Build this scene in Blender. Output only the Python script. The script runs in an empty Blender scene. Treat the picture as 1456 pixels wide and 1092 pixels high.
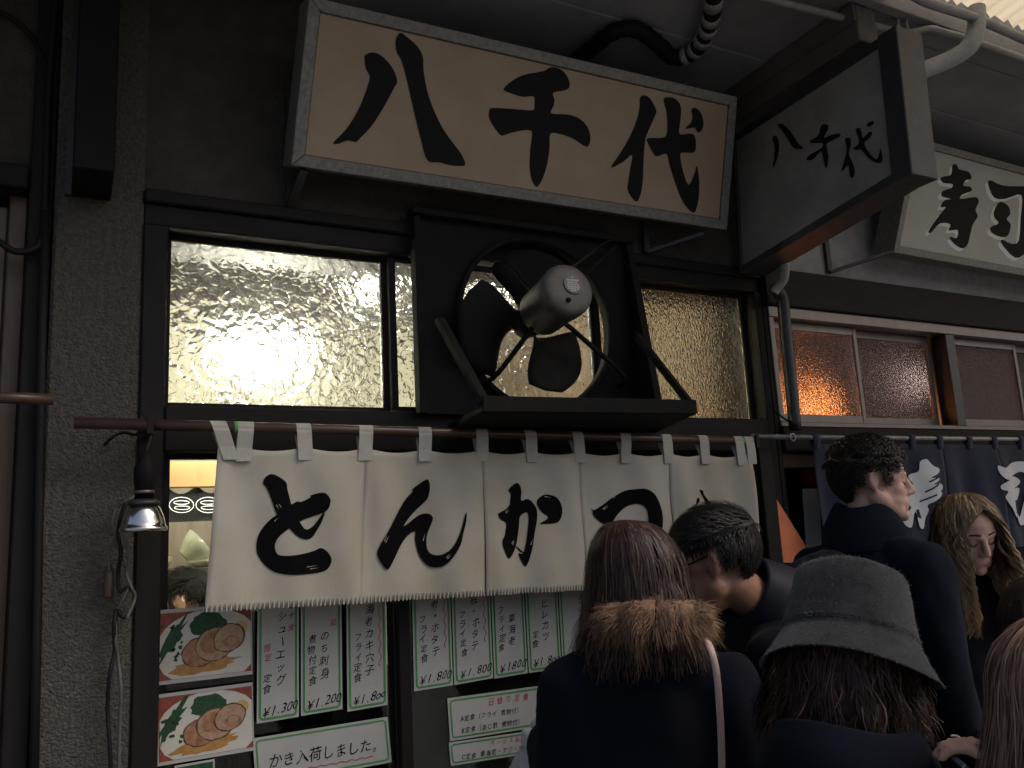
import bpy, bmesh, math, random
from mathutils import Vector, Matrix, noise
random.seed(7)
rnd = random.random
def ru(a, b): return a + (b - a) * random.random()
SC = bpy.context.scene
COL = SC.collection
V = Vector

# ------------------------------------------------------------------ camera
F_PX, CX, CY = 1200.0, 728.0, 546.0
CAM = V((0.0, -2.4, 1.6))
ROT = Matrix(((0.88365077, -0.03655949, -0.46671696),
              (-0.46530179, -0.17832925, -0.86700226),
              (-0.05153212, 0.98329145, -0.17459198)))
cd = bpy.data.cameras.new('camera')
cam = bpy.data.objects.new('camera', cd)
COL.objects.link(cam)
cd.sensor_width = 36.0
cd.lens = F_PX / 1456.0 * 36.0
cd.clip_start = 0.05
cd.clip_end = 500.0
cam.matrix_world = Matrix.Translation(CAM) @ ROT.to_4x4()
SC.camera = cam
SC.render.resolution_x, SC.render.resolution_y = 1024, 768

# ------------------------------------------------------------------ daylight (overcast, from the open right end of the lane)
SUN_EL, SUN_AZ = math.radians(50), math.radians(48)      # azimuth measured from -Y towards +X
wd = bpy.data.worlds.new('World'); SC.world = wd; wd.use_nodes = True
nt = wd.node_tree
sky = nt.nodes.new('ShaderNodeTexSky'); sky.sky_type = 'NISHITA'; sky.sun_disc = False
sky.sun_elevation = SUN_EL
sky.air_density, sky.dust_density, sky.ozone_density = 1.0, 6.0, 1.0
sdir = V((math.sin(SUN_AZ) * math.cos(SUN_EL), -math.cos(SUN_AZ) * math.cos(SUN_EL), math.sin(SUN_EL)))
sky.sun_rotation = math.atan2(sdir.x, sdir.y)
bgn = nt.nodes['Background']; bgn.inputs['Strength'].default_value = 0.12
nt.links.new(sky.outputs[0], bgn.inputs[0])
sl = bpy.data.lights.new('sun', 'SUN'); sl.energy = 1.1; sl.angle = math.radians(35); sl.color = (1.0, 0.95, 0.88)
so = bpy.data.objects.new('sun', sl); COL.objects.link(so)
so.rotation_euler = (-sdir).to_track_quat('-Z', 'Y').to_euler()
SC.view_settings.view_transform = 'Standard'
SC.view_settings.look = 'None'
SC.view_settings.exposure = 0.1
SC.view_settings.gamma = 1.0
SC.render.engine = 'CYCLES'
cy = SC.cycles
cy.use_denoising = True
cy.max_bounces = 8; cy.diffuse_bounces = 3; cy.glossy_bounces = 3; cy.transmission_bounces = 6; cy.transparent_max_bounces = 8
cy.caustics_reflective = False; cy.caustics_refractive = False
cy.sample_clamp_indirect = 4.0

# ------------------------------------------------------------------ pixel -> place
def ray(px, py): return ROT @ V((px - CX, -(py - CY), -F_PX))
def PY(px, py, Y):
    r = ray(px, py); return CAM + r * ((Y - CAM.y) / r.y)
def PX(px, py, X):
    r = ray(px, py); return CAM + r * ((X - CAM.x) / r.x)
def PZ(px, py, Z):
    r = ray(px, py); return CAM + r * ((Z - CAM.z) / r.z)
def AT(px, py, d): return CAM + ray(px, py) * (d / F_PX)
def onplane(px, py, o, n):
    r = ray(px, py); return CAM + r * ((o - CAM).dot(n) / r.dot(n))

# ------------------------------------------------------------------ materials
def mat(name, col, rough=0.7, metal=0.0, var=0.0, vscale=6.0, bump=0.0, bscale=60.0, bdist=0.01, spec=0.5, col2=None,
        sheen=0.0, stretch=None, emit=None, estr=0.0, detail=5.0, trans=0.0):
    m = bpy.data.materials.new(name); m.use_nodes = True
    n, l = m.node_tree.nodes, m.node_tree.links
    b = n['Principled BSDF']
    b.inputs['Base Color'].default_value = (*col, 1); b.inputs['Roughness'].default_value = rough
    b.inputs['Metallic'].default_value = metal; b.inputs['Specular IOR Level'].default_value = spec
    if sheen: b.inputs['Sheen Weight'].default_value = sheen; b.inputs['Sheen Roughness'].default_value = 0.4
    if emit: b.inputs['Emission Color'].default_value = (*emit, 1); b.inputs['Emission Strength'].default_value = estr
    tc = n.new('ShaderNodeTexCoord'); src = tc.outputs['Object']
    if stretch:
        mp = n.new('ShaderNodeMapping'); mp.inputs['Scale'].default_value = stretch
        l.new(src, mp.inputs[0]); src = mp.outputs[0]
    if var:
        nz = n.new('ShaderNodeTexNoise'); nz.inputs['Scale'].default_value = vscale; nz.inputs['Detail'].default_value = detail
        nz.inputs['Roughness'].default_value = 0.65
        l.new(src, nz.inputs['Vector'])
        rp = n.new('ShaderNodeValToRGB')
        c2 = col2 or tuple(c * (1 - var) for c in col)
        rp.color_ramp.elements[0].position = 0.32; rp.color_ramp.elements[1].position = 0.68
        rp.color_ramp.elements[0].color = (*c2, 1); rp.color_ramp.elements[1].color = (*col, 1)
        l.new(nz.outputs[0], rp.inputs[0]); l.new(rp.outputs[0], b.inputs['Base Color'])
    if bump:
        nb = n.new('ShaderNodeTexNoise'); nb.inputs['Scale'].default_value = bscale; nb.inputs['Detail'].default_value = 4
        l.new(src, nb.inputs['Vector'])
        bp = n.new('ShaderNodeBump'); bp.inputs['Strength'].default_value = bump; bp.inputs['Distance'].default_value = bdist
        l.new(nb.outputs[0], bp.inputs['Height']); l.new(bp.outputs[0], b.inputs['Normal'])
    if trans:
        tb = n.new('ShaderNodeBsdfTranslucent'); tb.inputs[0].default_value = (*col, 1)
        mx = n.new('ShaderNodeMixShader'); mx.inputs[0].default_value = trans
        out = n['Material Output']
        l.new(b.outputs[0], mx.inputs[1]); l.new(tb.outputs[0], mx.inputs[2]); l.new(mx.outputs[0], out.inputs[0])
    return m

def glass_mat(name, col, scale, strength, rough, stretch=(1, 1, 1), dist=0.006, ior=1.45):
    m = bpy.data.materials.new(name); m.use_nodes = True
    n, l = m.node_tree.nodes, m.node_tree.links
    n.remove(n['Principled BSDF'])
    g = n.new('ShaderNodeBsdfGlass'); g.inputs['Color'].default_value = (*col, 1); g.inputs['Roughness'].default_value = rough
    g.inputs['IOR'].default_value = ior
    tc = n.new('ShaderNodeTexCoord'); mp = n.new('ShaderNodeMapping'); mp.inputs['Scale'].default_value = stretch
    l.new(tc.outputs['Object'], mp.inputs[0])
    nz = n.new('ShaderNodeTexNoise'); nz.inputs['Scale'].default_value = scale * 0.6
    l.new(mp.outputs[0], nz.inputs['Vector'])
    ad = n.new('ShaderNodeVectorMath'); ad.operation = 'MULTIPLY_ADD'
    ad.inputs[1].default_value = (0.03, 0.03, 0.03)
    l.new(nz.outputs['Color'], ad.inputs[0]); l.new(mp.outputs[0], ad.inputs[2])
    vo = n.new('ShaderNodeTexVoronoi'); vo.feature = 'SMOOTH_F1'; vo.inputs['Scale'].default_value = scale
    vo.inputs['Smoothness'].default_value = 0.25
    l.new(ad.outputs[0], vo.inputs['Vector'])
    bp = n.new('ShaderNodeBump'); bp.inputs['Strength'].default_value = strength; bp.inputs['Distance'].default_value = dist
    l.new(vo.outputs['Distance'], bp.inputs['Height']); l.new(bp.outputs[0], g.inputs['Normal'])
    l.new(g.outputs[0], n['Material Output'].inputs[0])
    return m

def clear_glass(name):
    m = bpy.data.materials.new(name); m.use_nodes = True
    n, l = m.node_tree.nodes, m.node_tree.links
    n.remove(n['Principled BSDF'])
    t = n.new('ShaderNodeBsdfTransparent'); t.inputs[0].default_value = (0.88, 0.9, 0.86, 1)
    g = n.new('ShaderNodeBsdfGlossy'); g.inputs['Roughness'].default_value = 0.05
    fr = n.new('ShaderNodeFresnel'); fr.inputs[0].default_value = 1.45
    mx = n.new('ShaderNodeMixShader')
    l.new(fr.outputs[0], mx.inputs[0]); l.new(t.outputs[0], mx.inputs[1]); l.new(g.outputs[0], mx.inputs[2])
    l.new(mx.outputs[0], n['Material Output'].inputs[0])
    return m

M = {}
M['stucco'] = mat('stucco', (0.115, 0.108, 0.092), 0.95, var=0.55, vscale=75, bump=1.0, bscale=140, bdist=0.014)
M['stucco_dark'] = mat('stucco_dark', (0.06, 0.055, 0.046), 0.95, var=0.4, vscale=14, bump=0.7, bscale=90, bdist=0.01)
M['stucco_grey'] = mat('stucco_grey', (0.36, 0.36, 0.37), 0.95, var=0.3, vscale=20, bump=0.5, bscale=90, bdist=0.008)
M['soffit'] = mat('soffit', (0.32, 0.32, 0.33), 0.9, var=0.35, vscale=3, bump=0.3, bscale=120, bdist=0.004)
M['darkwood'] = mat('darkwood', (0.011, 0.0095, 0.009), 0.65, spec=0.25, var=0.5, vscale=30, bump=0.3, bscale=40, bdist=0.004, stretch=(1, 1, 0.15))
M['darkbeam'] = mat('darkbeam', (0.012, 0.010, 0.0095), 0.7, spec=0.25, var=0.5, vscale=30, bump=0.3, bscale=40, bdist=0.004, stretch=(0.15, 1, 1))
M['brownwood'] = mat('brownwood', (0.10, 0.062, 0.04), 0.5, var=0.5, vscale=25, bump=0.2, bscale=40, bdist=0.003, stretch=(1, 1, 0.12))
M['oldwood'] = mat('oldwood', (0.11, 0.08, 0.055), 0.6, var=0.4, vscale=25, bump=0.2, bscale=40, bdist=0.003, stretch=(1, 1, 0.1))
M['joistwood'] = mat('joistwood', (0.13, 0.12, 0.11), 0.8, var=0.4, vscale=20, stretch=(1, 0.15, 1))
M['pole'] = mat('pole', (0.085, 0.045, 0.032), 0.35, var=0.5, vscale=20, bump=0.2, bscale=30, bdist=0.003, stretch=(0.2, 1, 1))
M['noren'] = mat('noren', (0.52, 0.495, 0.44), 0.95, var=0.22, vscale=3.2, col2=(0.44, 0.395, 0.30), bump=0.35, bscale=420, bdist=0.002, sheen=0.2, trans=0.12)
M['tab'] = mat('tab', (0.46, 0.445, 0.40), 0.95, var=0.2, vscale=20, bump=0.5, bscale=300, bdist=0.002)
M['ink'] = mat('ink', (0.007, 0.007, 0.008), 0.95, spec=0.05, var=0.3, vscale=60)
M['ink_sign'] = mat('ink_sign', (0.008, 0.008, 0.010), 0.7, spec=0.2, var=0.4, vscale=40)
M['signface'] = mat('signface', (0.38, 0.285, 0.20), 0.33, var=0.2, vscale=5, col2=(0.31, 0.23, 0.155), bump=0.04, bscale=200, bdist=0.002)
M['signframe'] = mat('signframe', (0.24, 0.235, 0.225), 0.5, metal=0.3, var=0.45, vscale=70, bump=0.2, bscale=150, bdist=0.002)
M['sign2face'] = mat('sign2face', (0.30, 0.285, 0.26), 0.6, var=0.3, vscale=7)
M['sign3face'] = mat('sign3face', (0.46, 0.45, 0.42), 0.6, var=0.15, vscale=6)
M['darkmetal'] = mat('darkmetal', (0.05, 0.05, 0.053), 0.5, metal=0.2, var=0.4, vscale=20)
M['greymetal'] = mat('greymetal', (0.30, 0.29, 0.285), 0.45, metal=0.7, var=0.4, vscale=25)
M['pipe'] = mat('pipe', (0.36, 0.36, 0.36), 0.5, var=0.3, vscale=18)
M['pipe_dark'] = mat('pipe_dark', (0.011, 0.011, 0.012), 0.4, var=0.4, vscale=18)
M['alu'] = mat('alu', (0.19, 0.16, 0.155), 0.38, metal=0.55, var=0.25, vscale=12, stretch=(1, 1, 0.2))
M['chrome'] = mat('chrome', (0.75, 0.72, 0.68), 0.16, metal=1.0, var=0.2, vscale=30)
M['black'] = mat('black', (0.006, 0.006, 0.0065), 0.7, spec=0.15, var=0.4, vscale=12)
M['rubber'] = mat('rubber', (0.010, 0.010, 0.011), 0.6, spec=0.2)
M['cable_grey'] = mat('cable_grey', (0.09, 0.088, 0.08), 0.5)
M['fanblack'] = mat('fanblack', (0.009, 0.0088, 0.0085), 0.8, spec=0.2, var=0.5, vscale=20, bump=0.3, bscale=80, bdist=0.003)
M['motor'] = mat('motor', (0.11, 0.10, 0.092), 0.6, metal=0.15, var=0.4, vscale=25)
M['badge'] = mat('badge', (0.05, 0.045, 0.042), 0.4)
M['badgewhite'] = mat('badgewhite', (0.4, 0.38, 0.36), 0.4)
M['paper'] = mat('paper', (0.46, 0.46, 0.44), 0.45, var=0.12, vscale=9, bump=0.1, bscale=18, bdist=0.003)
M['paper_green'] = mat('paper_green', (0.085, 0.30, 0.10), 0.5, var=0.3, vscale=30)
M['red_ink'] = mat('red_ink', (0.42, 0.035, 0.03), 0.6)
M['glassA'] = glass_mat('glassA', (0.98, 0.98, 0.93), 38, 1.0, 0.14, dist=0.0085)
M['glassB'] = glass_mat('glassB', (0.88, 0.85, 0.74), 75, 1.0, 0.14, stretch=(1.6, 1, 0.8), dist=0.005)
M['glassS'] = glass_mat('glassS', (0.82, 0.72, 0.70), 130, 0.7, 0.18, dist=0.004)
M['clear'] = clear_glass('clear')
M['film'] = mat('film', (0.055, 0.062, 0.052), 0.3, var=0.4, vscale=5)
M['pine'] = mat('pine', (0.24, 0.125, 0.04), 0.5, var=0.3, vscale=14, stretch=(0.15, 1, 1))
M['cream'] = mat('cream', (0.60, 0.575, 0.46), 0.8, var=0.15, vscale=2)
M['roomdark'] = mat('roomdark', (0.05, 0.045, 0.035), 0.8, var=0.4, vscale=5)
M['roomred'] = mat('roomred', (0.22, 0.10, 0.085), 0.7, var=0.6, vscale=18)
M['navy_cloth'] = mat('navy_cloth', (0.018, 0.022, 0.045), 0.95, var=0.3, vscale=10, bump=0.3, bscale=300, bdist=0.002, sheen=0.1)
M['white_cloth'] = mat('white_cloth', (0.62, 0.63, 0.65), 0.9, var=0.12, vscale=12)
M['white_paint'] = mat('white_paint', (0.72, 0.72, 0.70), 0.5)
M['hair_cook'] = mat('hair_cook', (0.006, 0.006, 0.006), 0.9, spec=0.05)
M['ceramic'] = mat('ceramic', (0.62, 0.64, 0.50), 0.25)
M['orange'] = mat('orange', (0.85, 0.25, 0.11), 0.7, var=0.2, vscale=14, bump=0.3, bscale=12, bdist=0.02)
M['green_tape'] = mat('green_tape', (0.14, 0.42, 0.12), 0.6)
M['asphalt'] = mat('asphalt', (0.20, 0.20, 0.195), 0.8, var=0.4, vscale=3, bump=0.4, bscale=200, bdist=0.004)
def lampmat(name, col, s):
    return mat(name, col, emit=col, estr=s)
M['lampA'] = lampmat('lampA', (1.0, 0.965, 0.85), 150.0)
M['lampO'] = lampmat('lampO', (1.0, 0.42, 0.12), 60.0)
M['skin'] = mat('skin', (0.52, 0.30, 0.22), 0.5, var=0.18, vscale=18, bump=0.08, bscale=300, bdist=0.001)
M['skin_pale'] = mat('skin_pale', (0.56, 0.34, 0.27), 0.5, var=0.15, vscale=18, bump=0.06, bscale=300, bdist=0.001)
M['skin_tan'] = mat('skin_tan', (0.36, 0.19, 0.13), 0.5, var=0.2, vscale=18, bump=0.08, bscale=300, bdist=0.001)
M['lip'] = mat('lip', (0.42, 0.16, 0.14), 0.4)
M['lampR'] = lampmat('lampR', (1.0, 0.22, 0.07), 6.0)
M['lampW'] = lampmat('lampW', (1.0, 0.96, 0.92), 25.0)  # glow of the added lamp that imitates a daylight glint
def hairmat(n, c, c2=None, rough=0.5, vs=60):
    return mat(n, c, rough, var=0.5, vscale=vs, col2=c2, stretch=(1, 1, 0.12), spec=0.3)
M['hair_brown'] = hairmat('hair_brown', (0.040, 0.019, 0.014), (0.010, 0.0055, 0.005))
M['hair_black'] = hairmat('hair_black', (0.012, 0.010, 0.010), (0.006, 0.005, 0.005))
M['hair_dark'] = hairmat('hair_dark', (0.026, 0.019, 0.015), (0.010, 0.008, 0.007))
M['hair_darkbrown'] = hairmat('hair_darkbrown', (0.045, 0.022, 0.017), (0.012, 0.007, 0.006))
M['hair_light'] = hairmat('hair_light', (0.30, 0.185, 0.135), (0.13, 0.075, 0.055))
def ombre():
    m = hairmat('hair_blonde', (0.26, 0.165, 0.095), (0.075, 0.042, 0.026), vs=90)
    n, l = m.node_tree.nodes, m.node_tree.links
    b = n['Principled BSDF']; old = b.inputs['Base Color'].links[0].from_socket
    tc = n.new('ShaderNodeTexCoord'); sx = n.new('ShaderNodeSeparateXYZ'); l.new(tc.outputs['Object'], sx.inputs[0])
    mr = n.new('ShaderNodeMapRange'); mr.inputs[1].default_value = 1.50; mr.inputs[2].default_value = 1.28
    l.new(sx.outputs[2], mr.inputs[0])
    nz = n.new('ShaderNodeTexNoise'); nz.inputs['Scale'].default_value = 55
    mp = n.new('ShaderNodeMapping'); mp.inputs['Scale'].default_value = (1, 1, 0.12)
    l.new(tc.outputs['Object'], mp.inputs[0]); l.new(mp.outputs[0], nz.inputs['Vector'])
    mm = n.new('ShaderNodeMath'); mm.operation = 'MULTIPLY'; l.new(mr.outputs[0], mm.inputs[0]); l.new(nz.outputs[0], mm.inputs[1])
    m2 = n.new('ShaderNodeMath'); m2.operation = 'MULTIPLY'; m2.inputs[1].default_value = 1.5; m2.use_clamp = True
    l.new(mm.outputs[0], m2.inputs[0])
    mx = n.new('ShaderNodeMix'); mx.data_type = 'RGBA'; l.new(m2.outputs[0], mx.inputs[0])
    l.new(old, mx.inputs[6]); mx.inputs[7].default_value = (0.60, 0.42, 0.23, 1)
    l.new(mx.outputs[2], b.inputs['Base Color'])
    return m
M['hair_blonde'] = ombre()
M['fur'] = hairmat('fur', (0.26, 0.155, 0.095), (0.05, 0.028, 0.018), 0.8, 60)
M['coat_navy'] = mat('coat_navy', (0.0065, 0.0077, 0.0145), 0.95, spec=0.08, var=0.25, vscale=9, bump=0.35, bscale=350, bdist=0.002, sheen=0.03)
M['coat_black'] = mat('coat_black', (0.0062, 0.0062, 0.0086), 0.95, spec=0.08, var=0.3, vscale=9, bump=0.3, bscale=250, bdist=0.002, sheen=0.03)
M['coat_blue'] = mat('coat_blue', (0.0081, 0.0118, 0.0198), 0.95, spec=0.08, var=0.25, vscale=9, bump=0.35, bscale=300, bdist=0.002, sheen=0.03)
M['coat_shiny'] = mat('coat_shiny', (0.008, 0.010, 0.020), 0.6, spec=0.25, var=0.3, vscale=9)
M['felt'] = mat('felt', (0.032, 0.033, 0.036), 1.0, var=0.5, vscale=55, spec=0.1, bump=0.9, bscale=700, bdist=0.002, sheen=0.25)
M['fuzz'] = mat('fuzz', (0.12, 0.122, 0.13), 1.0, spec=0.1)
M['strap'] = mat('strap', (0.55, 0.40, 0.36), 0.6, var=0.15, vscale=200, bump=0.5, bscale=500, bdist=0.001)
M['plasticbag'] = mat('plasticbag', (0.62, 0.62, 0.60), 0.3, var=0.1, vscale=20, bump=0.4, bscale=25, bdist=0.01, trans=0.3)
M['trousers'] = mat('trousers', (0.02, 0.021, 0.026), 0.9, var=0.2)
M['shoe'] = mat('shoe', (0.015, 0.013, 0.012), 0.4)
M['eye_white'] = mat('eye_white', (0.7, 0.68, 0.65), 0.2)
M['poly_roof'] = mat('poly_roof', (0.90, 0.78, 0.58), 0.5, var=0.2, vscale=5, trans=0.85)
M['brickred'] = mat('brickred', (0.30, 0.07, 0.045), 0.5, var=0.4, vscale=60)
M['plate_w'] = mat('plate_w', (0.60, 0.58, 0.52), 0.4, var=0.1, vscale=25)
M['parsley'] = mat('parsley', (0.018, 0.085, 0.03), 0.6, var=0.6, vscale=120)
M['pork'] = mat('pork', (0.44, 0.23, 0.13), 0.5, var=0.5, vscale=70, col2=(0.22, 0.09, 0.05))
M['pork2'] = mat('pork2', (0.50, 0.32, 0.20), 0.5, var=0.4, vscale=90)
M['sauce'] = mat('sauce', (0.50, 0.26, 0.08), 0.4, var=0.4, vscale=50)
M['sear'] = mat('sear', (0.12, 0.05, 0.028), 0.5, var=0.5, vscale=90)
M['egg'] = mat('egg', (0.55, 0.36, 0.12), 0.4)

# ------------------------------------------------------------------ mesh building
class MB:
    def __init__(s): s.v, s.f = [], []
    def add(s, vs, fs):
        o = len(s.v); s.v += [V(p) for p in vs]; s.f += [tuple(i + o for i in f) for f in fs]; return s
    def box(s, x0, x1, y0, y1, z0, z1):
        return s.hexa([(x0, y0, z0), (x1, y0, z0), (x1, y1, z0), (x0, y1, z0)], [(x0, y0, z1), (x1, y0, z1), (x1, y1, z1), (x0, y1, z1)])
    def hexa(s, a, b):
        n = len(a)
        return s.add(list(a) + list(b), [tuple(range(n))[::-1], tuple(range(n, 2 * n))] + [(i, (i + 1) % n, n + (i + 1) % n, n + i) for i in range(n)])
    def bar(s, p, q, w, h=None, up=(0, 0, 1)):
        p, q = V(p), V(q); h = h or w; d = (q - p).normalized(); u = V(up)
        if abs(d.dot(u)) > 0.95: u = V((0, 1, 0))
        a = d.cross(u).normalized() * w / 2; b = a.cross(d).normalized() * h / 2
        c = [-a - b, a - b, a + b, -a + b]
        return s.hexa([p + k for k in c], [q + k for k in c])
    def tube(s, pts, r, n=10, cap=True):
        pts = [V(p) for p in pts]; rs = r if isinstance(r, (list, tuple)) else [r] * len(pts)
        o = len(s.v); k = len(pts); u = None
        for i, p in enumerate(pts):
            d = (pts[min(i + 1, k - 1)] - pts[max(i - 1, 0)]).normalized()
            if u is None:
                u = d.orthogonal().normalized()
            u = (u - d * u.dot(d))
            u = u.normalized() if u.length > 1e-6 else d.orthogonal().normalized()
            w = d.cross(u)
            for j in range(n):
                a = 2 * math.pi * j / n
                s.v.append(p + (u * math.cos(a) + w * math.sin(a)) * rs[i])
        for i in range(k - 1):
            for j in range(n):
                s.f.append((o + i * n + j, o + i * n + (j + 1) % n, o + (i + 1) * n + (j + 1) % n, o + (i + 1) * n + j))
        if cap:
            s.f.append(tuple(o + j for j in range(n))[::-1]); s.f.append(tuple(o + (k - 1) * n + j for j in range(n)))
        return s
    def lathe(s, prof, T=None, n=24, closed=False):
        T = T or Matrix(); o = len(s.v)
        for (r, z) in prof:
            for j in range(n):
                a = 2 * math.pi * j / n
                s.v.append(T @ V((r * math.cos(a), r * math.sin(a), z)))
        for i in range(len(prof) - 1):
            for j in range(n):
                s.f.append((o + i * n + j, o + i * n + (j + 1) % n, o + (i + 1) * n + (j + 1) % n, o + (i + 1) * n + j))
        if not closed:
            s.f.append(tuple(o + j for j in range(n))[::-1]); s.f.append(tuple(o + (len(prof) - 1) * n + j for j in range(n)))
        return s
    def ball(s, c, r, n=12, R=None):
        c = V(c); r = V(r) if not isinstance(r, (int, float)) else V((r, r, r)); R = R or Matrix.Identity(3)
        o = len(s.v); m = n // 2
        s.v.append(c + R @ V((0, 0, r.z)))
        for i in range(1, m):
            t = math.pi * i / m
            for j in range(n):
                a = 2 * math.pi * j / n
                s.v.append(c + R @ V((r.x * math.sin(t) * math.cos(a), r.y * math.sin(t) * math.sin(a), r.z * math.cos(t))))
        s.v.append(c + R @ V((0, 0, -r.z))); e = len(s.v) - 1
        for j in range(n):
            s.f.append((o, o + 1 + j, o + 1 + (j + 1) % n))
            s.f.append((e, e - n + (j + 1) % n, e - n + j))
        for i in range(m - 2):
            for j in range(n):
                a = o + 1 + i * n
                s.f.append((a + j, a + n + j, a + n + (j + 1) % n, a + (j + 1) % n))
        return s
    def cap(s, p, q, r0, r1, flat=1.0, side=(1, 0, 0), n=14):
        """tapered capsule; cross-section flattened along the direction square to side"""
        p, q = V(p), V(q); d = (q - p); L = d.length; d = d.normalized() if L > 1e-6 else V((0, 0, 1))
        u = V(side); u = u - d * u.dot(d)
        u = u.normalized() if u.length > 1e-4 else d.orthogonal().normalized()
        w = d.cross(u); o = len(s.v); rings = []
        for i in range(1, 5):
            t = math.pi / 2 * (1 - i / 4); rings.append((p - d * r0 * math.sin(t) * min(1, flat + .2), r0 * math.cos(t)))
        for i in range(0, 4):
            t = math.pi / 2 * (i / 4); rings.append((q + d * r1 * math.sin(t) * min(1, flat + .2), r1 * math.cos(t)))
        for c, r in rings:
            for j in range(n):
                a = 2 * math.pi * j / n
                s.v.append(c + u * r * math.cos(a) + w * r * flat * math.sin(a))
        for i in range(len(rings) - 1):
            for j in range(n):
                s.f.append((o + i * n + j, o + i * n + (j + 1) % n, o + (i + 1) * n + (j + 1) % n, o + (i + 1) * n + j))
        s.f.append(tuple(o + j for j in range(n))[::-1]); s.f.append(tuple(o + (len(rings) - 1) * n + j for j in range(n)))
        return s
    def mesh(s, name, smooth=False):
        me = bpy.data.meshes.new(name); me.from_pydata([tuple(p) for p in s.v], [], s.f); me.update()
        if smooth:
            me.shade_smooth()
        return me

def link(name, me, m, parent=None, smooth=None):
    o = bpy.data.objects.new(name, me); COL.objects.link(o)
    if m is not None and not me.materials: me.materials.append(m)
    if smooth: me.shade_smooth()
    if parent is not None:
        o.parent = parent
        o.matrix_parent_inverse = Matrix.Translation(-world_loc(parent))
    return o
def world_loc(o):
    l = V(o.location); return l if o.parent is None else V((0, 0, 0)) if o.type != 'EMPTY' else l
def fixnormals(me):
    bm = bmesh.new(); bm.from_mesh(me); bmesh.ops.recalc_face_normals(bm, faces=bm.faces); bm.to_mesh(me); bm.free()
def bevel(me, w=0.003, seg=1):
    bm = bmesh.new(); bm.from_mesh(me)
    bmesh.ops.recalc_face_normals(bm, faces=bm.faces)
    bmesh.ops.bevel(bm, geom=[e for e in bm.edges if e.is_manifold and e.calc_face_angle(0) > 0.6], offset=w, segments=seg, affect='EDGES', clamp_overlap=True)
    bm.to_mesh(me); bm.free()
def part(name, mb, m, parent, smooth=False, bev=0.0):
    me = mb.mesh(name, smooth)
    if bev: bevel(me, bev)
    else: fixnormals(me)
    if smooth: me.shade_smooth()
    return link(name, me, m, parent)
def tag(o, label, cat, group=None, kind=None):
    if label: o['label'] = label
    if cat: o['category'] = cat
    if group: o['group'] = group
    if kind: o['kind'] = kind
    return o
def thing(name, loc, label, cat, group=None):
    o = bpy.data.objects.new(name, None); COL.objects.link(o); o.location = V(loc); o.empty_display_size = 0.1
    return tag(o, label, cat, group)
def B(x0, x1, y0, y1, z0, z1): return MB().box(x0, x1, y0, y1, z0, z1)

def crom(pts, sub=3, closed=True):
    n = len(pts); out = []
    P = [V(p) for p in pts]
    rng = range(n) if closed else range(n - 1)
    for i in rng:
        if closed: a, b, c, d = P[i - 1], P[i], P[(i + 1) % n], P[(i + 2) % n]
        else: a, b, c, d = P[max(i - 1, 0)], P[i], P[i + 1], P[min(i + 2, n - 1)]
        for k in range(sub):
            t = k / sub
            out.append(0.5 * ((2 * b) + (c - a) * t + (2 * a - 5 * b + 4 * c - d) * t * t + (3 * b - 3 * c + d - a) * t ** 3))
    if not closed: out.append(P[-1])
    return out
def polymesh(name, loops, slices=None, post=None):
    """flat polygons (lists of 3D points) -> one triangulated mesh, cut into strips at the given x values, then bent by post"""
    bm = bmesh.new()
    for pts in loops:
        vs = [bm.verts.new(p) for p in pts]
        try: bm.faces.new(vs)
        except ValueError: pass
    bm.normal_update()
    bmesh.ops.triangulate(bm, faces=bm.faces[:], ngon_method='BEAUTY')
    if slices:
        for co, no in slices:
            bmesh.ops.bisect_plane(bm, geom=bm.verts[:] + bm.edges[:] + bm.faces[:], plane_co=co, plane_no=no, dist=1e-6)
    if post:
        for v in bm.verts: v.co = post(v.co)
    me = bpy.data.meshes.new(name); bm.to_mesh(me); bm.free()
    return me
def zoomed(pts, x0, y0, s): return [(x0 + x / s, y0 + y / s) for x, y in pts]
def pairs(t):
    a = [float(k) for k in t.split()]
    return list(zip(a[::2], a[1::2]))

# ------------------------------------------------------------------ written characters from the built-in face
GL = {}
def glyph(ch):
    if ch not in GL:
        c = bpy.data.curves.new('glyph', 'FONT'); c.body = ch; c.size = 1.0; c.resolution_u = 2
        c.align_x = 'CENTER'
        o = bpy.data.objects.new('glyph', c); COL.objects.link(o)
        me = bpy.data.meshes.new_from_object(o.evaluated_get(bpy.context.evaluated_depsgraph_get()))
        vs = [v.co.copy() for v in me.vertices]; fs = [tuple(p.vertices) for p in me.polygons]
        if vs:
            cy_ = 0.36; vs = [V((p.x, p.y - cy_, 0)) for p in vs]
        bpy.data.objects.remove(o); bpy.data.curves.remove(c); bpy.data.meshes.remove(me)
        GL[ch] = (vs, fs)
    return GL[ch]

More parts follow.
